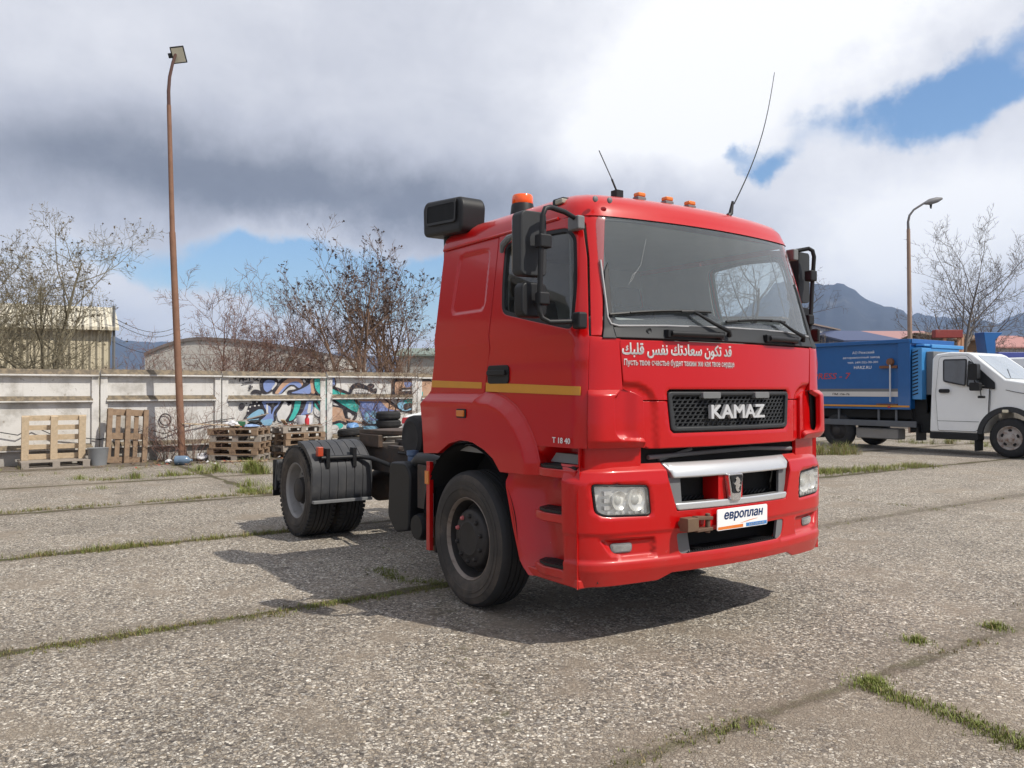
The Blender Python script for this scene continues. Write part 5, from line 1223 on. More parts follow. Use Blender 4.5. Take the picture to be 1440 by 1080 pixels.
for a, b in ((0, .15), (w-.15, w)): pm.prism([(a, 0), (b, 0), (b, 1.94), (a, 1.94)], lambda u, v, t: (t, u, v), 0, .06)
po = pm.build('fence_panel', FM, F_, bevel=.012, smooth=30)
for k in range(-6, 7):
    if k == 0: continue
    c = po.copy(); COL.objects.link(c); c.parent = F_; c.location = (random.Random(k).uniform(-.015, .015), k*SP, random.Random(k+50).uniform(-.015, .015))
def paint(n, col): return mat('spray_'+n, col, .75, var=.22, vscale=7, dirt=.36, dcol=(.46, .44, .41), dscale=9)
PA = {'k': paint('black', (.025, .022, .03)), 'l': paint('lavender', (.20, .27, .52)), 'o': paint('orange', (.50, .31, .21)), 't': paint('teal', (.05, .44, .39)), 's': paint('sky', (.22, .42, .58)), 'w': paint('white', (.60, .59, .58)), 'p': paint('violet', (.18, .24, .50))}
mural = {k: MB() for k in PA}; lay = [0]
def P2(x, y, zoom): return (320+x/9 if zoom == 2 else 460+x/9, 510+y/9)
def wpt(px, py): v = onx(px, py, XW+.006); return (v.y-Y0F, v.z)
def fill(c, pts, zoom=2):
    lay[0] += 1; q = rounded([wpt(*P2(x, y, zoom)) for x, y in pts], .12, 4); d = .003+lay[0]*.00045
    if area2(q) < 0: q = q[::-1]
    mural[c].raw([(d, a, b) for a, b in q], [tuple(range(len(q)))])
def stroke(c, pts, wd, zoom=2, taper=True):
    lay[0] += 1; q = [Vector(wpt(*P2(x, y, zoom))) for x, y in pts]
    # smooth the stroke
    s_ = []
    for i in range(len(q)-1):
        p0, p1, p2, p3 = q[max(i-1, 0)], q[i], q[i+1], q[min(i+2, len(q)-1)]
        for j in range(5):
            t = j/5; s_.append(.5*((2*p1)+(p2-p0)*t+(2*p0-5*p1+4*p2-p3)*t*t+(3*p1-p0-3*p2+p3)*t**3))
    s_.append(q[-1]); d = .003+lay[0]*.00045; vs = []; n = len(s_)
    for i, p in enumerate(s_):
        t = (s_[min(i+1, n-1)]-s_[max(i-1, 0)]); t = t.normalized() if t.length > 0 else Vector((1, 0)); w_ = wd/2*(.55+.45*sin(pi*i/(n-1)) if taper else 1)
        vs += [(d, p.x-t.y*w_, p.y+t.x*w_), (d, p.x+t.y*w_, p.y-t.x*w_)]
    mural[c].raw(vs, [(2*i, 2*i+1, 2*i+3, 2*i+2) for i in range(n-1)])
def blob(c, x, y, rx, ry, zoom=2): fill(c, [(x+rx*cos(a), y+ry*sin(a)) for a in [2*pi*i/10 for i in range(10)]], zoom)
# left letters
fill('k', [(405, 250), (425, 190), (500, 165), (590, 178), (650, 225), (610, 330), (520, 395), (440, 400), (412, 330)]); fill('l', [(450, 255), (500, 215), (590, 225), (605, 265), (560, 335), (500, 380), (458, 340)])
fill('k', [(550, 395), (630, 250), (720, 175), (820, 135), (930, 145), (990, 190), (1010, 270), (960, 340), (890, 350), (850, 295), (800, 290), (740, 340), (690, 395)])
fill('o', [(590, 395), (680, 265), (760, 200), (850, 175), (930, 205), (965, 265), (920, 320), (860, 265), (790, 265), (720, 320), (650, 395)]); fill('l', [(640, 395), (720, 300), (800, 245), (890, 235), (950, 285), (905, 330), (850, 280), (790, 275), (730, 325), (675, 395)])
fill('k', [(1005, 185), (1150, 135), (1190, 160), (1165, 420), (1000, 405), (750, 400), (760, 350), (900, 330), (1000, 265)])
fill('l', [(780, 385), (900, 350), (1010, 295), (1060, 250), (1075, 330), (1050, 395)]); fill('o', [(1040, 215), (1125, 180), (1142, 260), (1105, 395), (1060, 390), (1050, 290)]); fill('w', [(1118, 190), (1142, 200), (1130, 330), (1112, 380)])
stroke('w', [(600, 250), (612, 270), (560, 340)], .05); stroke('w', [(955, 215), (985, 250)], .06)
fill('k', [(235, 650), (270, 530), (340, 455), (440, 445), (470, 600), (420, 640), (340, 650), (280, 690)])
for x, y in ((300, 510), (345, 545), (285, 560), (370, 500), (325, 600), (260, 610), (395, 540)): blob('w', x, y, 13, 11)
stroke('k', [(300, 390), (340, 365), (400, 375), (430, 395)], .10)
fill('s', [(220, 700), (330, 610), (430, 580), (500, 640), (580, 770), (430, 800), (330, 770)]); fill('l', [(420, 490), (690, 455), (650, 590), (590, 740), (470, 790), (430, 700), (480, 640), (460, 540)])
fill('k', [(470, 512), (650, 505), (620, 545), (590, 560), (550, 680), (545, 560), (510, 540)]); stroke('k', [(440, 455), (420, 520), (480, 640), (400, 730), (440, 800)], .07); stroke('k', [(210, 710), (300, 620), (420, 560)], .08); stroke('k', [(260, 715), (400, 690), (440, 650)], .05)
stroke('w', [(500, 530), (500, 640)], .05); fill('s', [(400, 740), (580, 700), (560, 790), (430, 800)])
fill('w', [(700, 500), (810, 490), (800, 620), (720, 745), (640, 745), (615, 640)]); stroke('k', [(720, 450), (660, 550), (600, 640), (600, 740)], .08); stroke('k', [(740, 500), (800, 490), (760, 540)], .10)
fill('k', [(800, 455), (1110, 455), (1060, 640), (960, 660), (850, 745), (720, 745), (810, 610)]); fill('t', [(855, 462), (935, 462), (905, 600), (830, 725), (765, 742), (835, 600)])
fill('l', [(1005, 470), (1085, 462), (1072, 640), (965, 650), (905, 740), (880, 725), (965, 600)]); fill('w', [(1030, 500), (1060, 500), (1050, 640), (1000, 640)]); fill('w', [(1115, 462), (1190, 480), (1240, 570), (1290, 640), (1160, 700), (1085, 645)])
stroke('w', [(840, 740), (910, 680)], .05)
# the tag in the top corner
for pts in ([(150, 240), (168, 155), (198, 238)], [(152, 208), (195, 200)], [(238, 165), (205, 178), (203, 212), (240, 212), (238, 190)], [(276, 180), (276, 232)], [(325, 195), (345, 165), (375, 178), (368, 215), (335, 218), (325, 195)], [(355, 205), (392, 232)], [(180, 268), (250, 250), (325, 246)], [(265, 300), (290, 290), (285, 315), (268, 335), (300, 332)], [(310, 292), (305, 320)], [(72, 195), (108, 188), (90, 212)], [(165, 140), (150, 155)], [(268, 135), (285, 148)]): stroke('k', pts, .028, taper=False)
blob('k', 180, 548, 38, 42); blob('k', 235, 515, 12, 10)
# right letters
fill('k', [(-180, 170), (105, 175), (115, 305), (30, 320), (10, 400), (-130, 420), (-170, 300)], 3); fill('t', [(-165, 185), (-90, 175), (-85, 235), (30, 185), (80, 190), (20, 300), (0, 400), (-80, 420), (-160, 330)], 3); fill('l', [(20, 195), (92, 185), (96, 290), (40, 300)], 3)
fill('t', [(40, 320), (270, 395), (330, 440), (410, 540), (370, 650), (200, 570), (50, 480), (10, 400)], 3); fill('t', [(-130, 440), (30, 450), (70, 560), (60, 700), (-40, 760), (-100, 760), (-60, 640), (-180, 540)], 3)
fill('o', [(30, 560), (150, 560), (240, 640), (255, 770), (10, 775), (-50, 690)], 3); fill('t', [(-60, 770), (150, 745), (220, 800), (80, 880), (-40, 900)], 3); fill('w', [(-40, 800), (130, 780), (160, 880), (20, 910)], 3)
stroke('k', [(30, 300), (150, 345), (290, 400)], .09, 3); stroke('k', [(10, 320), (5, 430), (60, 520), (190, 560)], .10, 3); fill('w', [(50, 478), (160, 530), (170, 550), (70, 535)], 3)
stroke('k', [(40, 450), (190, 555), (290, 620), (360, 660), (300, 770)], .10, 3); stroke('k', [(195, 545), (235, 660), (275, 790)], .11, 3); fill('w', [(250, 620), (310, 650), (300, 710), (260, 700)], 3)
stroke('k', [(-160, 470), (-70, 600), (10, 640), (-110, 700)], .10, 3); stroke('k', [(-90, 785), (60, 770), (160, 745), (240, 775)], .07, 3); stroke('o', [(100, 680), (300, 735), (440, 760)], .05, 3)
fill('p', [(350, 470), (680, 440), (800, 520), (930, 605), (690, 620), (690, 770), (570, 800), (450, 720), (400, 550)], 3); fill('o', [(320, 430), (700, 430), (730, 480), (600, 490), (400, 490)], 3); fill('s', [(460, 640), (560, 590), (690, 640), (690, 780), (560, 800), (470, 730)], 3)
stroke('p', [(525, 660), (555, 605), (610, 605), (635, 660), (610, 715), (555, 715), (525, 660)], .05, 3, False); stroke('k', [(330, 450), (380, 500), (410, 530)], .09, 3)
fill('o', [(640, 450), (700, 440), (900, 570), (930, 605), (760, 590)], 3); stroke('k', [(690, 430), (800, 510), (950, 610)], .09, 3)
stroke('k', [(290, 390), (310, 315), (380, 285), (480, 310), (620, 375)], .12, 3); fill('w', [(340, 380), (390, 320), (500, 350), (560, 385)], 3); blob('k', 548, 295, 48, 32, 3); blob('k', 605, 345, 22, 22, 3)
stroke('k', [(440, 740), (520, 795), (690, 775)], .09, 3); fill('s', [(430, 800), (700, 800), (700, 850), (430, 850)], 3)
fill('k', [(810, 205), (1320, 205), (1320, 430), (810, 430)], 3); fill('o', [(850, 232), (1330, 232), (1330, 420), (850, 420)], 3); fill('l', [(960, 240), (1060, 240), (1060, 300), (980, 320)], 3); fill('k', [(905, 320), (1150, 310), (1160, 430), (900, 430)], 3); fill('w', [(930, 345), (1065, 340), (1060, 355), (935, 362)], 3)
fill('k', [(870, 430), (1140, 430), (1150, 540), (1080, 640), (900, 600)], 3); fill('s', [(885, 470), (1000, 450), (1110, 455), (1140, 520), (1080, 590), (960, 620), (880, 560)], 3); fill('t', [(940, 480), (1060, 450), (1130, 480), (1120, 540), (1000, 520)], 3); fill('k', [(950, 525), (1060, 500), (1080, 560), (965, 615)], 3); fill('t', [(1150, 345), (1210, 365), (1190, 480), (1148, 480)], 3)
# small ring sprayed near the pole
lay[0] += 1
stroke('k', [(232+8*cos(a)-320, 0) and ((232-320+8*cos(a))*9, (590-510+8*sin(a))*9) for a in [2*pi*i/14 for i in range(15)]], .03, 2, False)
for k, mb in mural.items(): mb.build('graffiti', PA[k], F_, smooth=0)
cb = MB(); pts = [onx(x, y, XW+.09) for x, y in ((0, 608), (25, 612), (48, 600), (75, 612), (140, 618), (208, 604), (232, 610), (252, 602), (300, 592), (330, 588))]
cb.tube(pts, .012, 6); tag(cb.build('cable', M['black']), 'black cable slung along the whitewashed wall behind the pallets', 'cable')

# ------------------------------------------------------------------ pallets, tyres and rubbish in front of the wall
def pallet(label, m, loc, rot, L=1.2, W=.8, group=None, seed=0, name='pallet', bottom=True):
    T = thing(name, label, 'pallet', loc, 0, group); T.rotation_euler = rot; r = random.Random(seed)
    b = MB()
    for i in range(5):
        y = -W/2+(W-.1)*i/4; b.box(-L/2+r.uniform(-.01, .01), L/2+r.uniform(-.01, .01), y+r.uniform(-.008, .008), y+.10+r.uniform(0, .03)*(i % 2 == 0), .122+r.uniform(-.002, .002), .144)
    b.build('deck_board', m, T, smooth=0)
    b = MB()
    for x in (-L/2, -.07, L/2-.14):
        b.box(x, x+.14, -W/2+.002, W/2-.002, .099, .1215)
        for y in (-W/2, -.05, W/2-.1): b.box(x+.003, x+.137, y+.003, y+.097, .022, .0985)
    b.build('block', m, T, smooth=0)
    b = MB()
    if bottom:
        for y in (-W/2, -.05, W/2-.1): b.box(-L/2, L/2, y, y+.1, 0, .0215)
    else:
        for x in (-L/2, -.07, L/2-.14): b.box(x, x+.13, -W/2, W/2, .0, .0215)
    b.build('bottom_board', m, T, smooth=0)
    return T
pallet('grey flat pallet lying on the ground under the pale leaning pallet', M['greywood'], (-14.55, -2.5, .0), (0, 0, pi/2+.02), 1.26, .8, seed=1)
pallet('pale new pallet leaning on the wall, standing on a flat grey pallet', M['wood'], (-14.55, -2.49, .60), (0, radians(0), 0), 1.2, .92, seed=2, bottom=False).rotation_euler = Matrix(((0, -.14, -.99), (1, 0, 0), (0, -.99, .14))).to_euler()
o = pallet('weathered brown pallet standing on end against the wall', M['oldwood'], (-14.6, -1.06, .60), (0, 0, 0), 1.2, .84, seed=3)
o.rotation_euler = (Matrix.Rotation(radians(-3.5), 4, 'X') @ Matrix(((-.13, 0, -.9915, 0), (0, 1, 0, 0), (.9915, 0, -.13, 0), (0, 0, 0, 1)))).to_euler()
st = [('stack1', (-13.95, 1.22), radians(53)+.02, 5, 'brown pallet in the left pile, '), ('stack2', (-14.35, 2.66), radians(106), 5, 'brown pallet in the right pile, ')]
lv = ['lowest of five', 'second from the ground', 'the middle one', 'second from the top', 'topmost under the rubbish']
for nm, (x, y), a, n, lb in st:
    for k in range(n):
        pallet(lb+lv[k], M['oldwood'] if (k+len(nm)+(nm == 'stack2')*2) % 3 else M['greywood'], (x+random.Random(k+7).uniform(-.03, .03), y+random.Random(k+17).uniform(-.03, .03), k*.148), (0, 0, a+random.Random(k+27).uniform(-.04, .04)), 1.15, .85, 'stacked brown pallets by the wall', seed=k+10)
def tyre(label, loc, group=None, R=.32, W=.21, tilt=(0, 0, 0)):
    T = MB(); T.lathe([(.02, R*.62), (0, R*.66), (-.002, R*.82), (.02, R*.94), (.05, R), (W-.05, R), (W-.02, R*.94), (W+.002, R*.82), (W, R*.66), (W-.02, R*.62), (.02, R*.62)], (0, 0, 0), 'z', 30)
    for k in (.07, .105, .14): T.lathe([(k, R*1.001), (k+.004, R*1.012), (k+.02, R*1.012), (k+.024, R*1.001)], (0, 0, 0), 'z', 30)
    o = T.build('tyre', M['rubber'], smooth=40); o.location = loc; o.rotation_euler = tilt; return tag(o, label, 'tyre', group)
for k, l in enumerate(('bottom tyre of the pile of three beside the white car', 'middle tyre of the pile of three beside the white car', 'top tyre of the pile of three beside the white car')):
    tyre(l, (-14.25+.02*k, 5.15-.015*k, .42+.215*k), 'old tyres piled by the wall')
tyre('lower of two worn tyres lying right of the pallet piles', (-14.25, 4.08, .22), 'old tyres piled by the wall', .33); tyre('upper of two worn tyres, a blue bag stuffed in it', (-14.25, 4.10, .44), 'old tyres piled by the wall', .33, tilt=(.08, -.1, 0))
pallet('grey pallet under the pile of three tyres', M['greywood'], (-14.2, 5.2, .12), (0, 0, pi/2), 1.5, .8, seed=31); pallet('brown pallet under the two worn tyres', M['oldwood'], (-14.2, 4.05, .03), (0, 0, pi/2), 1.15, .8, seed=32)
def crumple(name, label, cat, loc, r, m, seed, flat=.6):
    b = bmesh.new(); bmesh.ops.create_icosphere(b, subdivisions=3, radius=r)
    for v in b.verts:
        n = mnoise.noise(v.co*(2.2/r)*.6+Vector((seed, 0, 0))); v.co *= 1+.45*n; v.co.z *= flat
    zmin = min(v.co.z for v in b.verts)
    for v in b.verts: v.co.z -= zmin
    me = bpy.data.meshes.new(name); b.to_mesh(me); b.free()
    o = link_mesh(name, me, m); o.location = loc; return tag(o, label, cat)
WB_ = mat('white_bag', (.62, .62, .64), .5, var=.1); BB = mat('blue_bag', (.14, .28, .52), .45, var=.2)
crumple('plastic_bag', 'blue and white plastic bag stuffed in the upper tyre', 'bag', (-14.2, 4.12, .60), .15, BB, 3)
crumple('plastic_bag', 'white crumpled bag on the ground left of the pallet piles', 'bag', (-14.2, .45, 0), .14, WB_, 5)
crumple('plastic_bag', 'small white bag on the ground beside the weathered pallet', 'bag', (-13.9, -.35, 0), .07, WB_, 8)
crumple('plastic_bag', 'white bag lying on top of the left pallet pile', 'bag', (-14.0, 1.05, .76), .15, WB_, 11, .5)
crumple('plastic_sack', 'dark bin sack on top of the left pallet pile', 'sack', (-14.1, 1.6, .76), .17, M['black'], 14, .45)
crumple('cloth', 'light blue cloth on the front edge of the left pallet pile', 'cloth', (-13.72, 1.42, .755), .16, mat('blue_cloth', (.25, .35, .55), .8), 17, .25)
b = MB(); b.lathe([(h*.8, r*.8) for h, r in [(0, .001), (0, .10), (.02, .125), (.10, .13), (.12, .122), (.15, .13), (.26, .13), (.28, .122), (.34, .11), (.40, .05), (.42, .035), (.46, .035), (.46, .001)]], (0, 0, 0), 'x', 18)
o = b.build('water_bottle', [mat('blue_plastic', (.12, .18, .26), .15, coat=.4, var=.1)]); o.location = (-13.4, -.33, .105); o.rotation_euler = (0, 0, radians(60)); tag(o, 'large blue plastic water bottle lying by the foot of the lamp post', 'bottle')
b = MB(); b.lathe([(0, .001), (0, .17), (.36, .21), (.37, .215), (.36, .20), (.02, .16)], (0, 0, 0), 'z', 24); o = b.build('bucket', [mat('grey_tub', (.23, .24, .25), .5, dirt=.3)]); o.location = (-14.4, -1.68, 0); tag(o, 'grey plastic bucket between the two leaning pallets', 'bucket')
b = MB(); b.lathe([(0, .001), (0, .19), (.23, .20), (.24, .195), (.24, .001)], (0, 0, 0), 'z', 24); o = b.build('tub', [WB_]); o.location = (-14.45, 2.95, .745); tag(o, 'white plastic tub on the right pallet pile', 'tub')
T = thing('bottle', 'red bottle standing before the white tub on the right pallet pile', 'bottle', (-14.05, 2.86, .742)); b = MB(); b.lathe([(0, .001), (0, .055), (.17, .055), (.21, .03), (.23, .025)], (0, 0, 0), 'z', 16); b.build('body', mat('red_bottle', (.5, .03, .04), .3), T); b = MB(); b.lathe([(.23, .03), (.27, .03), (.27, .001)], (0, 0, 0), 'z', 12); b.box(.0, .09, -.015, .015, .25, .27); b.build('cap', mat('red_bottle', (.5, .03, .04), .3), T)
b = MB(); b.box(-.16, .16, -.10, .10, 0, .14); o = b.build('box', [mat('green_box', (.03, .12, .06), .6)], bevel=.01); o.location = (-14.25, 1.25, .742); o.rotation_euler = (0, 0, .4); tag(o, 'dark green box among the rubbish on the left pallet pile', 'box')
for k, (p, q, c, l) in enumerate((((-14.2, .0, .86), (-13.9, 1.2, .80), M['wood'], 'pale plank sticking out left from the left pallet pile'), ((-14.5, 1.0, .78), (-14.6, 2.1, 1.05), M['greywood'], 'thin grey lath slanting up from the left pallet pile'), ((-14.1, 2.4, .76), (-13.95, 3.2, .77), M['oldwood'], 'dark board lying across the right pallet pile'), ((-13.6, .7, .02), (-13.2, 1.6, .02), M['wood'], 'pale broken board on the ground before the left pallet pile'), ((-14.2, 2.3, .90), (-14.5, 2.5, .76), M['wood'], 'short pale stick leaning on the right pallet pile'))):
    b = MB(); b.bar(p, q, .09 if k != 1 else .03, .022); tag(b.build('board', c), l, 'board')
rr = random.Random(12)
V = []; F = []
for i in range(420):                       # litter, leaves and chips at the foot of the wall and on the piles
    if i < 300: x, y, z = rr.uniform(-14.6, -13.0), rr.gauss(.9, 1.1), .006+rr.random()*.03
    elif i < 360: x, y, z = -13.95+rr.gauss(0, .25), 1.25+rr.gauss(0, .25), .75+rr.random()*.06
    else: x, y, z = -14.35+rr.gauss(0, .22), 2.66+rr.gauss(0, .3), .75+rr.random()*.05
    a = rr.uniform(0, 6.28); s_ = rr.uniform(.02, .07); k = len(V); c, d = cos(a)*s_, sin(a)*s_
    V += [(x-c, y-d, z), (x+d*.5, y-c*.5, z+rr.uniform(0, .03)), (x+c, y+d, z+rr.uniform(0, .04)), (x-d*.5, y+c*.5, z)]; F.append((k, k+1, k+2, k+3))
me = bpy.data.meshes.new('litter'); me.from_pydata(V, [], F); ms = [mat('litter_brown', (.16, .09, .05), .9), WB_, mat('litter_red', (.35, .06, .04), .8), mat('litter_dark', (.05, .04, .035), .9)]
me.polygons.foreach_set('material_index', [rr.choice((0, 0, 0, 1, 2, 3, 3)) for _ in F]); tag(link_mesh('litter', me, ms), 'scattered leaves, paper and chips along the foot of the wall', 'litter', kind='stuff')
# ------------------------------------------------------------------ lamp posts
def lamp_left():
    B_ = Vector((-14.25, .02, 0)); T = thing('lamp_post', 'tall rusty steel lamp post with a square floodlight, in front of the wall', 'lamp post', B_)
    q = lambda x, y: onx(x, y, -14.25)-B_
    p = MB(); a, b, c = q(253, 648), q(242.5, 330), q(237.5, 148)
    p.tube([Vector((0, 0, -.1)), b], [.082, .068], 14); p.tube([b-Vector((0, 0, .03)), b+(c-b)*.02], .066, 14); p.tube([b, c], [.056, .046], 14)
    p.build('pole', mat('rusty_pole', (.235, .125, .08), .8, var=.35, vscale=3, dirt=.5, dcol=(.16, .07, .04), dscale=5, bump=.15), T)
    p = MB(); p.tube([c-Vector((0, 0, .05)), q(237, 128), q(238.5, 108), q(243, 88), q(247, 76)], [.04, .038, .035, .033, .033], 10); p.build('arm', mat('dark_rust', (.10, .05, .04), .8), T)
    h = MB(); m_ = q(251, 77); 
    R_ = Matrix.Translation(m_) @ Vector((.84, -.22, -.50)).to_track_quat('Z', 'Y').to_matrix().to_4x4() @ Matrix.Rotation(radians(14), 4, 'Z')
    h.M = R_; h.box(-.15, .15, -.18, .18, -.03, .03); hd = h.build('floodlight', M['black'], T, bevel=.01)
    h = MB(); h.M = R_; h.box(-.125, .125, -.155, .155, .031, .036); h.build('floodlight_glass', mat('flood_glass', (.62, .60, .48), .25, coat=.5, var=.15), hd)
    h = MB(); h.M = R_
    for i in range(7): h.box(-.12, .12, -.15+i*.05, -.14+i*.05, -.07, -.03)
    h.box(-.22, -.14, -.05, .05, -.05, .02); h.build('heat_sink', M['grey'], hd)
lamp_left()
D_ = 31.; B_ = at(1281, 549, D_); B_.z = 0
T = thing('lamp_post', 'slim lamp post with a curved arm behind the refuse lorry', 'lamp post', B_)
q = lambda x, y: at(x, y, D_)-B_
p = MB(); p.tube([(0, 0, -.1), q(1279, 430), q(1277.5, 322)], [.10, .08, .065], 12); p.build('pole', mat('pale_rust_pole', (.30, .21, .16), .75, var=.3, vscale=2, dirt=.4, dcol=(.15, .1, .09)), T)
p = MB(); p.tube([q(1277.5, 325), q(1277, 312), q(1279, 303), q(1285, 295), q(1296, 288), q(1304, 283)], [.05, .045, .042, .04, .04, .035], 8); p.build('arm', mat('grey_pole', (.12, .115, .12), .7), T)
p = MB(); a, b = q(1300, 286), q(1325, 279); p.tube([a, a+(b-a)*.3, a+(b-a)*.7, b], [.05, .12, .11, .04], 10); p.build('lantern', mat('lantern_grey', (.18, .18, .19), .6), T)
p = MB(); a = q(1309, 284); p.prism([(-.06, 0), (.06, 0), (.02, -.25), (-.02, -.25)], lambda u, v, t: (a.x+u*cos(VIEW), a.y+u*sin(VIEW)+t, a.z+v), -.02, .02); p.build('hanging_cap', M['black'], T)
# ------------------------------------------------------------------ bare trees and shrubs
BARK = {'grey': mat('bark_grey', (.15, .125, .105), .9, var=.3, vscale=8), 'brown': mat('bark_brown', (.17, .105, .07), .9, var=.3, vscale=8), 'red': mat('bark_reddish', (.21, .125, .10), .9, var=.25, vscale=5), 'dark': mat('bark_dark', (.125, .108, .098), .9, var=.3, vscale=6), 'olive': mat('bark_olive', (.19, .165, .11), .9, var=.3, vscale=6)}
POD = mat('seed_pods', (.05, .032, .028), .9, var=.3)
def bare_tree(name, label, base, H, seed, stems=1, bark='grey', spread=.55, levels=4, kids=(7, 6, 5, 4), r0=.12, lean=.18, pods=0., group=None, first=.25, lenf=(.62, .5, .5, .45), up=.25, cat='tree', tw=.006, wander=.15, podm=None, podr=.05):
    r = random.Random(seed); tr = MB(); cr = MB(); pd = MB()
    T = thing(name, label, cat, base, 0, group)
    sides = (8, 5, 4, 3, 3)
    def grow(p, d, L, rad, lv):
        n = (7, 5, 4, 3, 2)[lv]; pts = [Vector(p)]; rs = [rad]; dirs = [d]
        for i in range(n):
            d = (d+Vector((r.gauss(0, 1), r.gauss(0, 1), r.gauss(0, .6)))*wander*(.6 if lv == 0 else 1)+Vector((0, 0, up*(.5 if lv else .3)))).normalized()
            pts.append(pts[-1]+d*L/n); rs.append(max(tw*.5, rad*(1-(i+1)/n*.78))); dirs.append(d)
        (tr if lv == 0 else cr).tube(pts, rs, sides[lv], caps=False)
        if lv >= levels:
            if pods and r.random() < pods:
                c = pts[-1]; k = len(pd.v); s_ = podr*r.uniform(.5, 1.2)
                for _ in range(3):
                    a = Vector((r.gauss(0, 1), r.gauss(0, 1), r.gauss(0, 1))).normalized()*s_; b = Vector((r.gauss(0, 1), r.gauss(0, 1), r.gauss(0, 1))).normalized()*s_*.7; o_ = c+Vector((r.gauss(0, 1), r.gauss(0, 1), r.gauss(0, 1)))*s_*.5
                    pd.raw([o_-a, o_+b, o_+a, o_-b], [(0, 1, 2, 3)])
            return
        nk = kids[lv]; nk = max(2, int(nk*r.uniform(.75, 1.3)))
        for j in range(nk):
            t = first+(1-first)*(j+r.random()*.8)/nk if lv == 0 else .18+.82*(j+r.random())/nk
            t = min(t, .999); f_ = t*n; i = int(f_); q = pts[i].lerp(pts[i+1], f_-i); dd = dirs[i+1]
            ax = Vector((r.gauss(0, 1), r.gauss(0, 1), r.gauss(0, 1))); ax = (ax-dd*ax.dot(dd)).normalized()
            nd = (dd*(1-spread*r.uniform(.7, 1.2))+ax*spread*r.uniform(.8, 1.3)).normalized()
            grow(q, nd, L*lenf[lv]*r.uniform(.7, 1.2)*(1.15-.5*t if lv == 0 else 1.1-.35*t), max(tw, rs[i]*.55), lv+1)
    for s_ in range(stems):
        a = 2*pi*s_/max(stems, 1)+r.random(); o = Vector((cos(a), sin(a), 0))*(.25 if stems > 1 else 0)*min(1, H/5)
        d = Vector((cos(a)*lean*(1.6 if stems > 1 else .4)*r.uniform(.4, 1.3), sin(a)*lean*(1.6 if stems > 1 else .4)*r.uniform(.4, 1.3), 1)).normalized()
        grow(o+Vector((0, 0, -.1)), d, H*r.uniform(.72, .92)*(1 if stems == 1 else r.uniform(.85, 1.05)), r0*r.uniform(.75, 1.1), 0)
    tr.build('trunk', BARK[bark], T, smooth=60); c = cr.build('crown', BARK[bark], T, smooth=0)
    if pods: pd.build('seed_pods', podm or POD, c, smooth=0)
    return T
def gp(px, D): p = at(px, 549, D); return (p.x, p.y, 0)
tan = mat('dry_pods', (.17, .14, .095), .9, var=.3)
bare_tree('bare_tree', 'bare many stemmed tree with dry pods, before the cream warehouse', gp(38, 23.5), 6.1, 3, 5, 'olive', .60, 4, (9, 6, 6, 4), .095, .30, .28, first=.2, podm=tan, podr=.035, up=.22)
bare_tree('bare_tree', 'bare tree at the left edge, left of the many stemmed one', gp(-60, 25), 5.3, 4, 3, 'olive', .6, 4, (8, 6, 5, 4), .08, .28, .25, first=.2, podm=tan, podr=.03)
bare_tree('bare_tree', 'leafless reddish tree with fine twigs behind the middle of the wall', gp(345, 26), 5.0, 11, 4, 'red', .52, 4, (9, 6, 6, 5), .07, .20, 0, first=.2, up=.18)
bare_tree('bare_tree', 'smaller leafless tree right of the reddish one behind the wall', gp(405, 27), 4.3, 12, 3, 'red', .50, 4, (8, 6, 6, 4), .06, .18, 0, first=.2)
bare_tree('bare_tree', 'tall bare tree with dark seed clusters, left of the red cab', gp(500, 25), 5.75, 21, 3, 'brown', .48, 4, (9, 6, 5, 4), .09, .10, .36, first=.25, podr=.042)
bare_tree('bare_tree', 'bare tree with dark seed clusters, half behind the red cab', gp(556, 26), 5.5, 22, 3, 'brown', .48, 4, (9, 6, 5, 4), .09, .11, .36, first=.25, podr=.042)
for k, (x, D, H, s_, b, l) in enumerate(((262, 24, 3.3, 31, 'red', 'low bare shrub just right of the rusty lamp post, above the wall'), (300, 25, 3.4, 32, 'red', 'low bare shrub before the left part of the arched hangar'), (190, 28, 3.0, 33, 'grey', 'thin grey shrub beside the cream warehouse'), (445, 23, 3.4, 34, 'brown', 'brown shrub between the two groups of bare trees'), (590, 24, 3.2, 35, 'brown', 'brown shrub against the back of the red cab'), (110, 22, 3.0, 36, 'olive', 'olive shrub under the crown before the cream warehouse'), (-10, 21, 3.0, 37, 'olive', 'olive shrub at the left end of the wall'), (375, 22.5, 2.9, 38, 'brown', 'low brown shrub above the graffiti'), (530, 22.5, 3.0, 39, 'brown', 'low brown shrub above the right half of the graffiti'), (480, 22.5, 2.9, 40, 'red', 'low reddish shrub above the wall seam in the graffiti'))):
    bare_tree('bare_shrub', l, gp(x, D), H, s_, 6, b, .6, 3, (7, 6, 5), .03, .45, 0, None, .15, (.55, .5, .45), .2, 'shrub', .005)
bare_tree('bare_tree', 'large bare spreading tree behind the white cab at the right', gp(1352, 44), 9.4, 52, 1, 'dark', .56, 4, (14, 7, 6, 4), .14, .06, 0, first=.24, up=.40, lenf=(.68, .5, .5, .45), tw=.010)
bare_tree('bare_tree', 'bare tree at the right edge, right of the large spreading one', gp(1434, 48), 6.4, 54, 2, 'dark', .6, 4, (8, 6, 5, 4), .14, .2, 0, first=.25, tw=.010)
bare_tree('bare_tree', 'bare thin tree right of the slim lamp post', gp(1306, 52), 4.6, 55, 2, 'dark', .6, 4, (8, 6, 5, 4), .12, .25, 0, first=.2, tw=.010)
bare_tree('bare_tree', 'bare tree seen through the side window of the red cab', gp(1015, 31), 7.9, 61, 3, 'dark', .6, 4, (10, 7, 6, 4), .14, .2, 0, first=.25, up=.2)
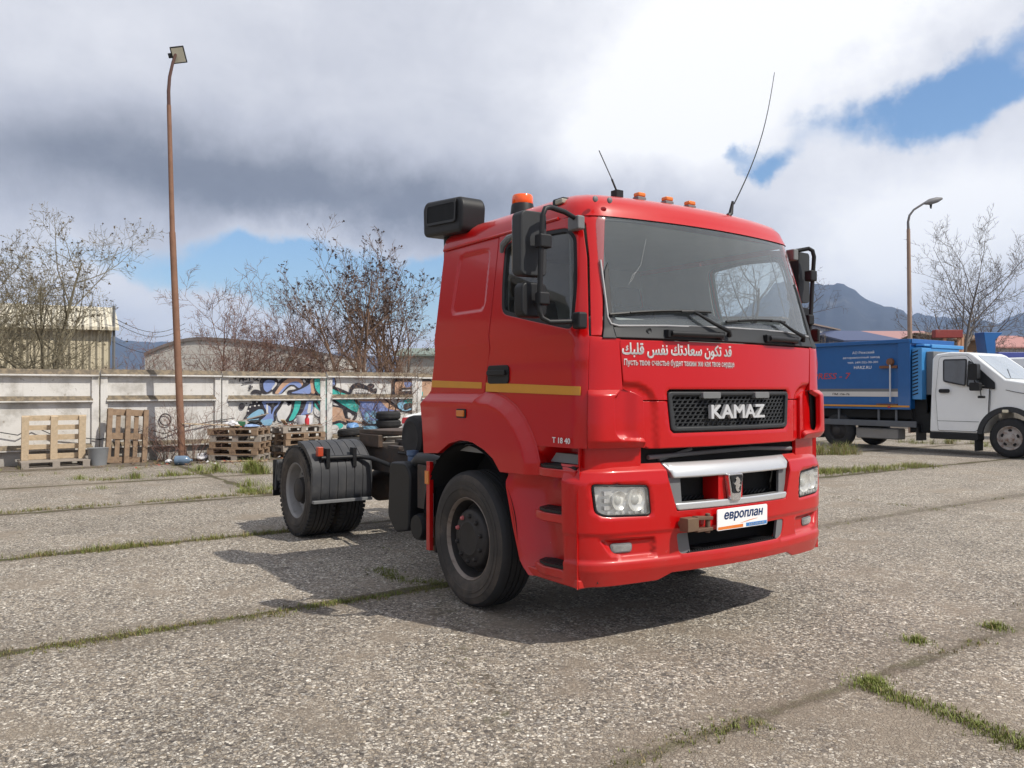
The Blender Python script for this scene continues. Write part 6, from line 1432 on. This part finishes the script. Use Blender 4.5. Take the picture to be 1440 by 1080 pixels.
bare_tree('bare_shrub', 'thin shrub before the tall slatted shed', gp(1146, 60), 5.6, 63, 4, 'grey', .6, 3, (8, 6, 5), .06, .4, 0, cat='shrub', tw=.012)
o = bare_tree('dead_shrub', 'dry leafless shrub growing round the foot of the rusty lamp post', (-14.35, .28, 0), 1.5, 71, 12, 'red', .55, 2, (6, 5), .011, .5, 0, None, .1, (.6, .5), .15, 'shrub', .004)
o = bare_tree('dead_shrub', 'thin dry shrub against the wall left of the lamp post', (-14.7, -.25, 0), 1.5, 72, 7, 'red', .55, 2, (6, 4), .010, .45, 0, None, .1, (.6, .5), .15, 'shrub', .004)
V = MB()
for k, (x0, y0, x1, y1, D0, D1) in enumerate(((158, 446, 260, 455, 31, 40), (158, 452, 260, 462, 31, 40), (158, 480, 260, 482, 31, 40))):
    a, b = at(x0, y0, D0), at(x1, y1, D1); w = MB(); w.tube([a.lerp(b, t)-Vector((0, 0, .5*sin(pi*t))) for t in [i/10 for i in range(11)]], .012, 4); tag(w.build('power_line', M['black']), ('top', 'middle', 'lowest')[k]+' of the three thin wires running from the cream warehouse to the right', 'wire')
# ------------------------------------------------------------------ mountains and air
def mountain(pts, D, seed, name='mountain', depth=.35):
    n = 90; rows = 14; V = []; F = []
    xs = [p[0] for p in pts]; f = lerp([(x, y) for x, y in pts])
    for j in range(rows+1):
        t = j/rows; prof = sin(pi*min(1, t/.6)/2) if t < .6 else max(0, 1-(t-.6)/.4)
        for i in range(n+1):
            px = xs[0]+(xs[-1]-xs[0])*i/n; d = D*(1-depth+depth*1.6*t)
            zt = at(px, f(px), D).z
            p = at(px, 549, d); nz = mnoise.fractal((px*.018+seed, t*4, seed), 1., 2., 5)
            V.append((p.x, p.y, max(-5, zt*prof*(1+.16*nz*(1 if t < .55 else .4)))))
    for j in range(rows):
        for i in range(n): a = j*(n+1)+i; F.append((a, a+1, a+n+2, a+n+1))
    me = bpy.data.meshes.new(name); me.from_pydata(V, [], F); me.polygons.foreach_set('use_smooth', [True]*len(F)); me.update()
    m = mat('hazed_forest', (.034, .042, .058), .95, var=.5, vscale=.012, dirt=.35, dcol=(.17, .16, .14), dscale=.006)  # forest colour shifted to blue, painting in some of the distance haze
    tag(link_mesh(name, me, m), kind='structure')
mountain([(1000, 470), (1060, 430), (1110, 402), (1150, 400), (1190, 416), (1225, 428), (1258, 440), (1278, 448), (1300, 462), (1340, 480), (1400, 500)], 3200, 1)
mountain([(1240, 470), (1290, 450), (1340, 455), (1400, 458), (1440, 444), (1500, 425), (1600, 430), (1700, 470)], 4200, 4)
mountain([(-200, 520), (0, 505), (120, 488), (170, 480), (230, 484), (300, 490), (420, 500), (600, 505), (760, 515)], 4500, 7)
def haze():
    b = MB(); b.box(-5600, 3000, -3500, 5600, -1, 480); m = bpy.data.materials.new('air'); m.use_nodes = True; nt = m.node_tree; nt.nodes.clear()
    o = nt.nodes.new('ShaderNodeOutputMaterial'); v = nt.nodes.new('ShaderNodeVolumePrincipled'); v.inputs['Color'].default_value = (.42, .62, 1., 1); v.inputs['Density'].default_value = HAZE; v.inputs['Anisotropy'].default_value = .2
    nt.links.new(v.outputs[0], o.inputs['Volume']); tag(b.build('haze', m, smooth=0), 'thin bluish air over the whole place', 'haze', kind='stuff')
HAZE = .00014
haze()
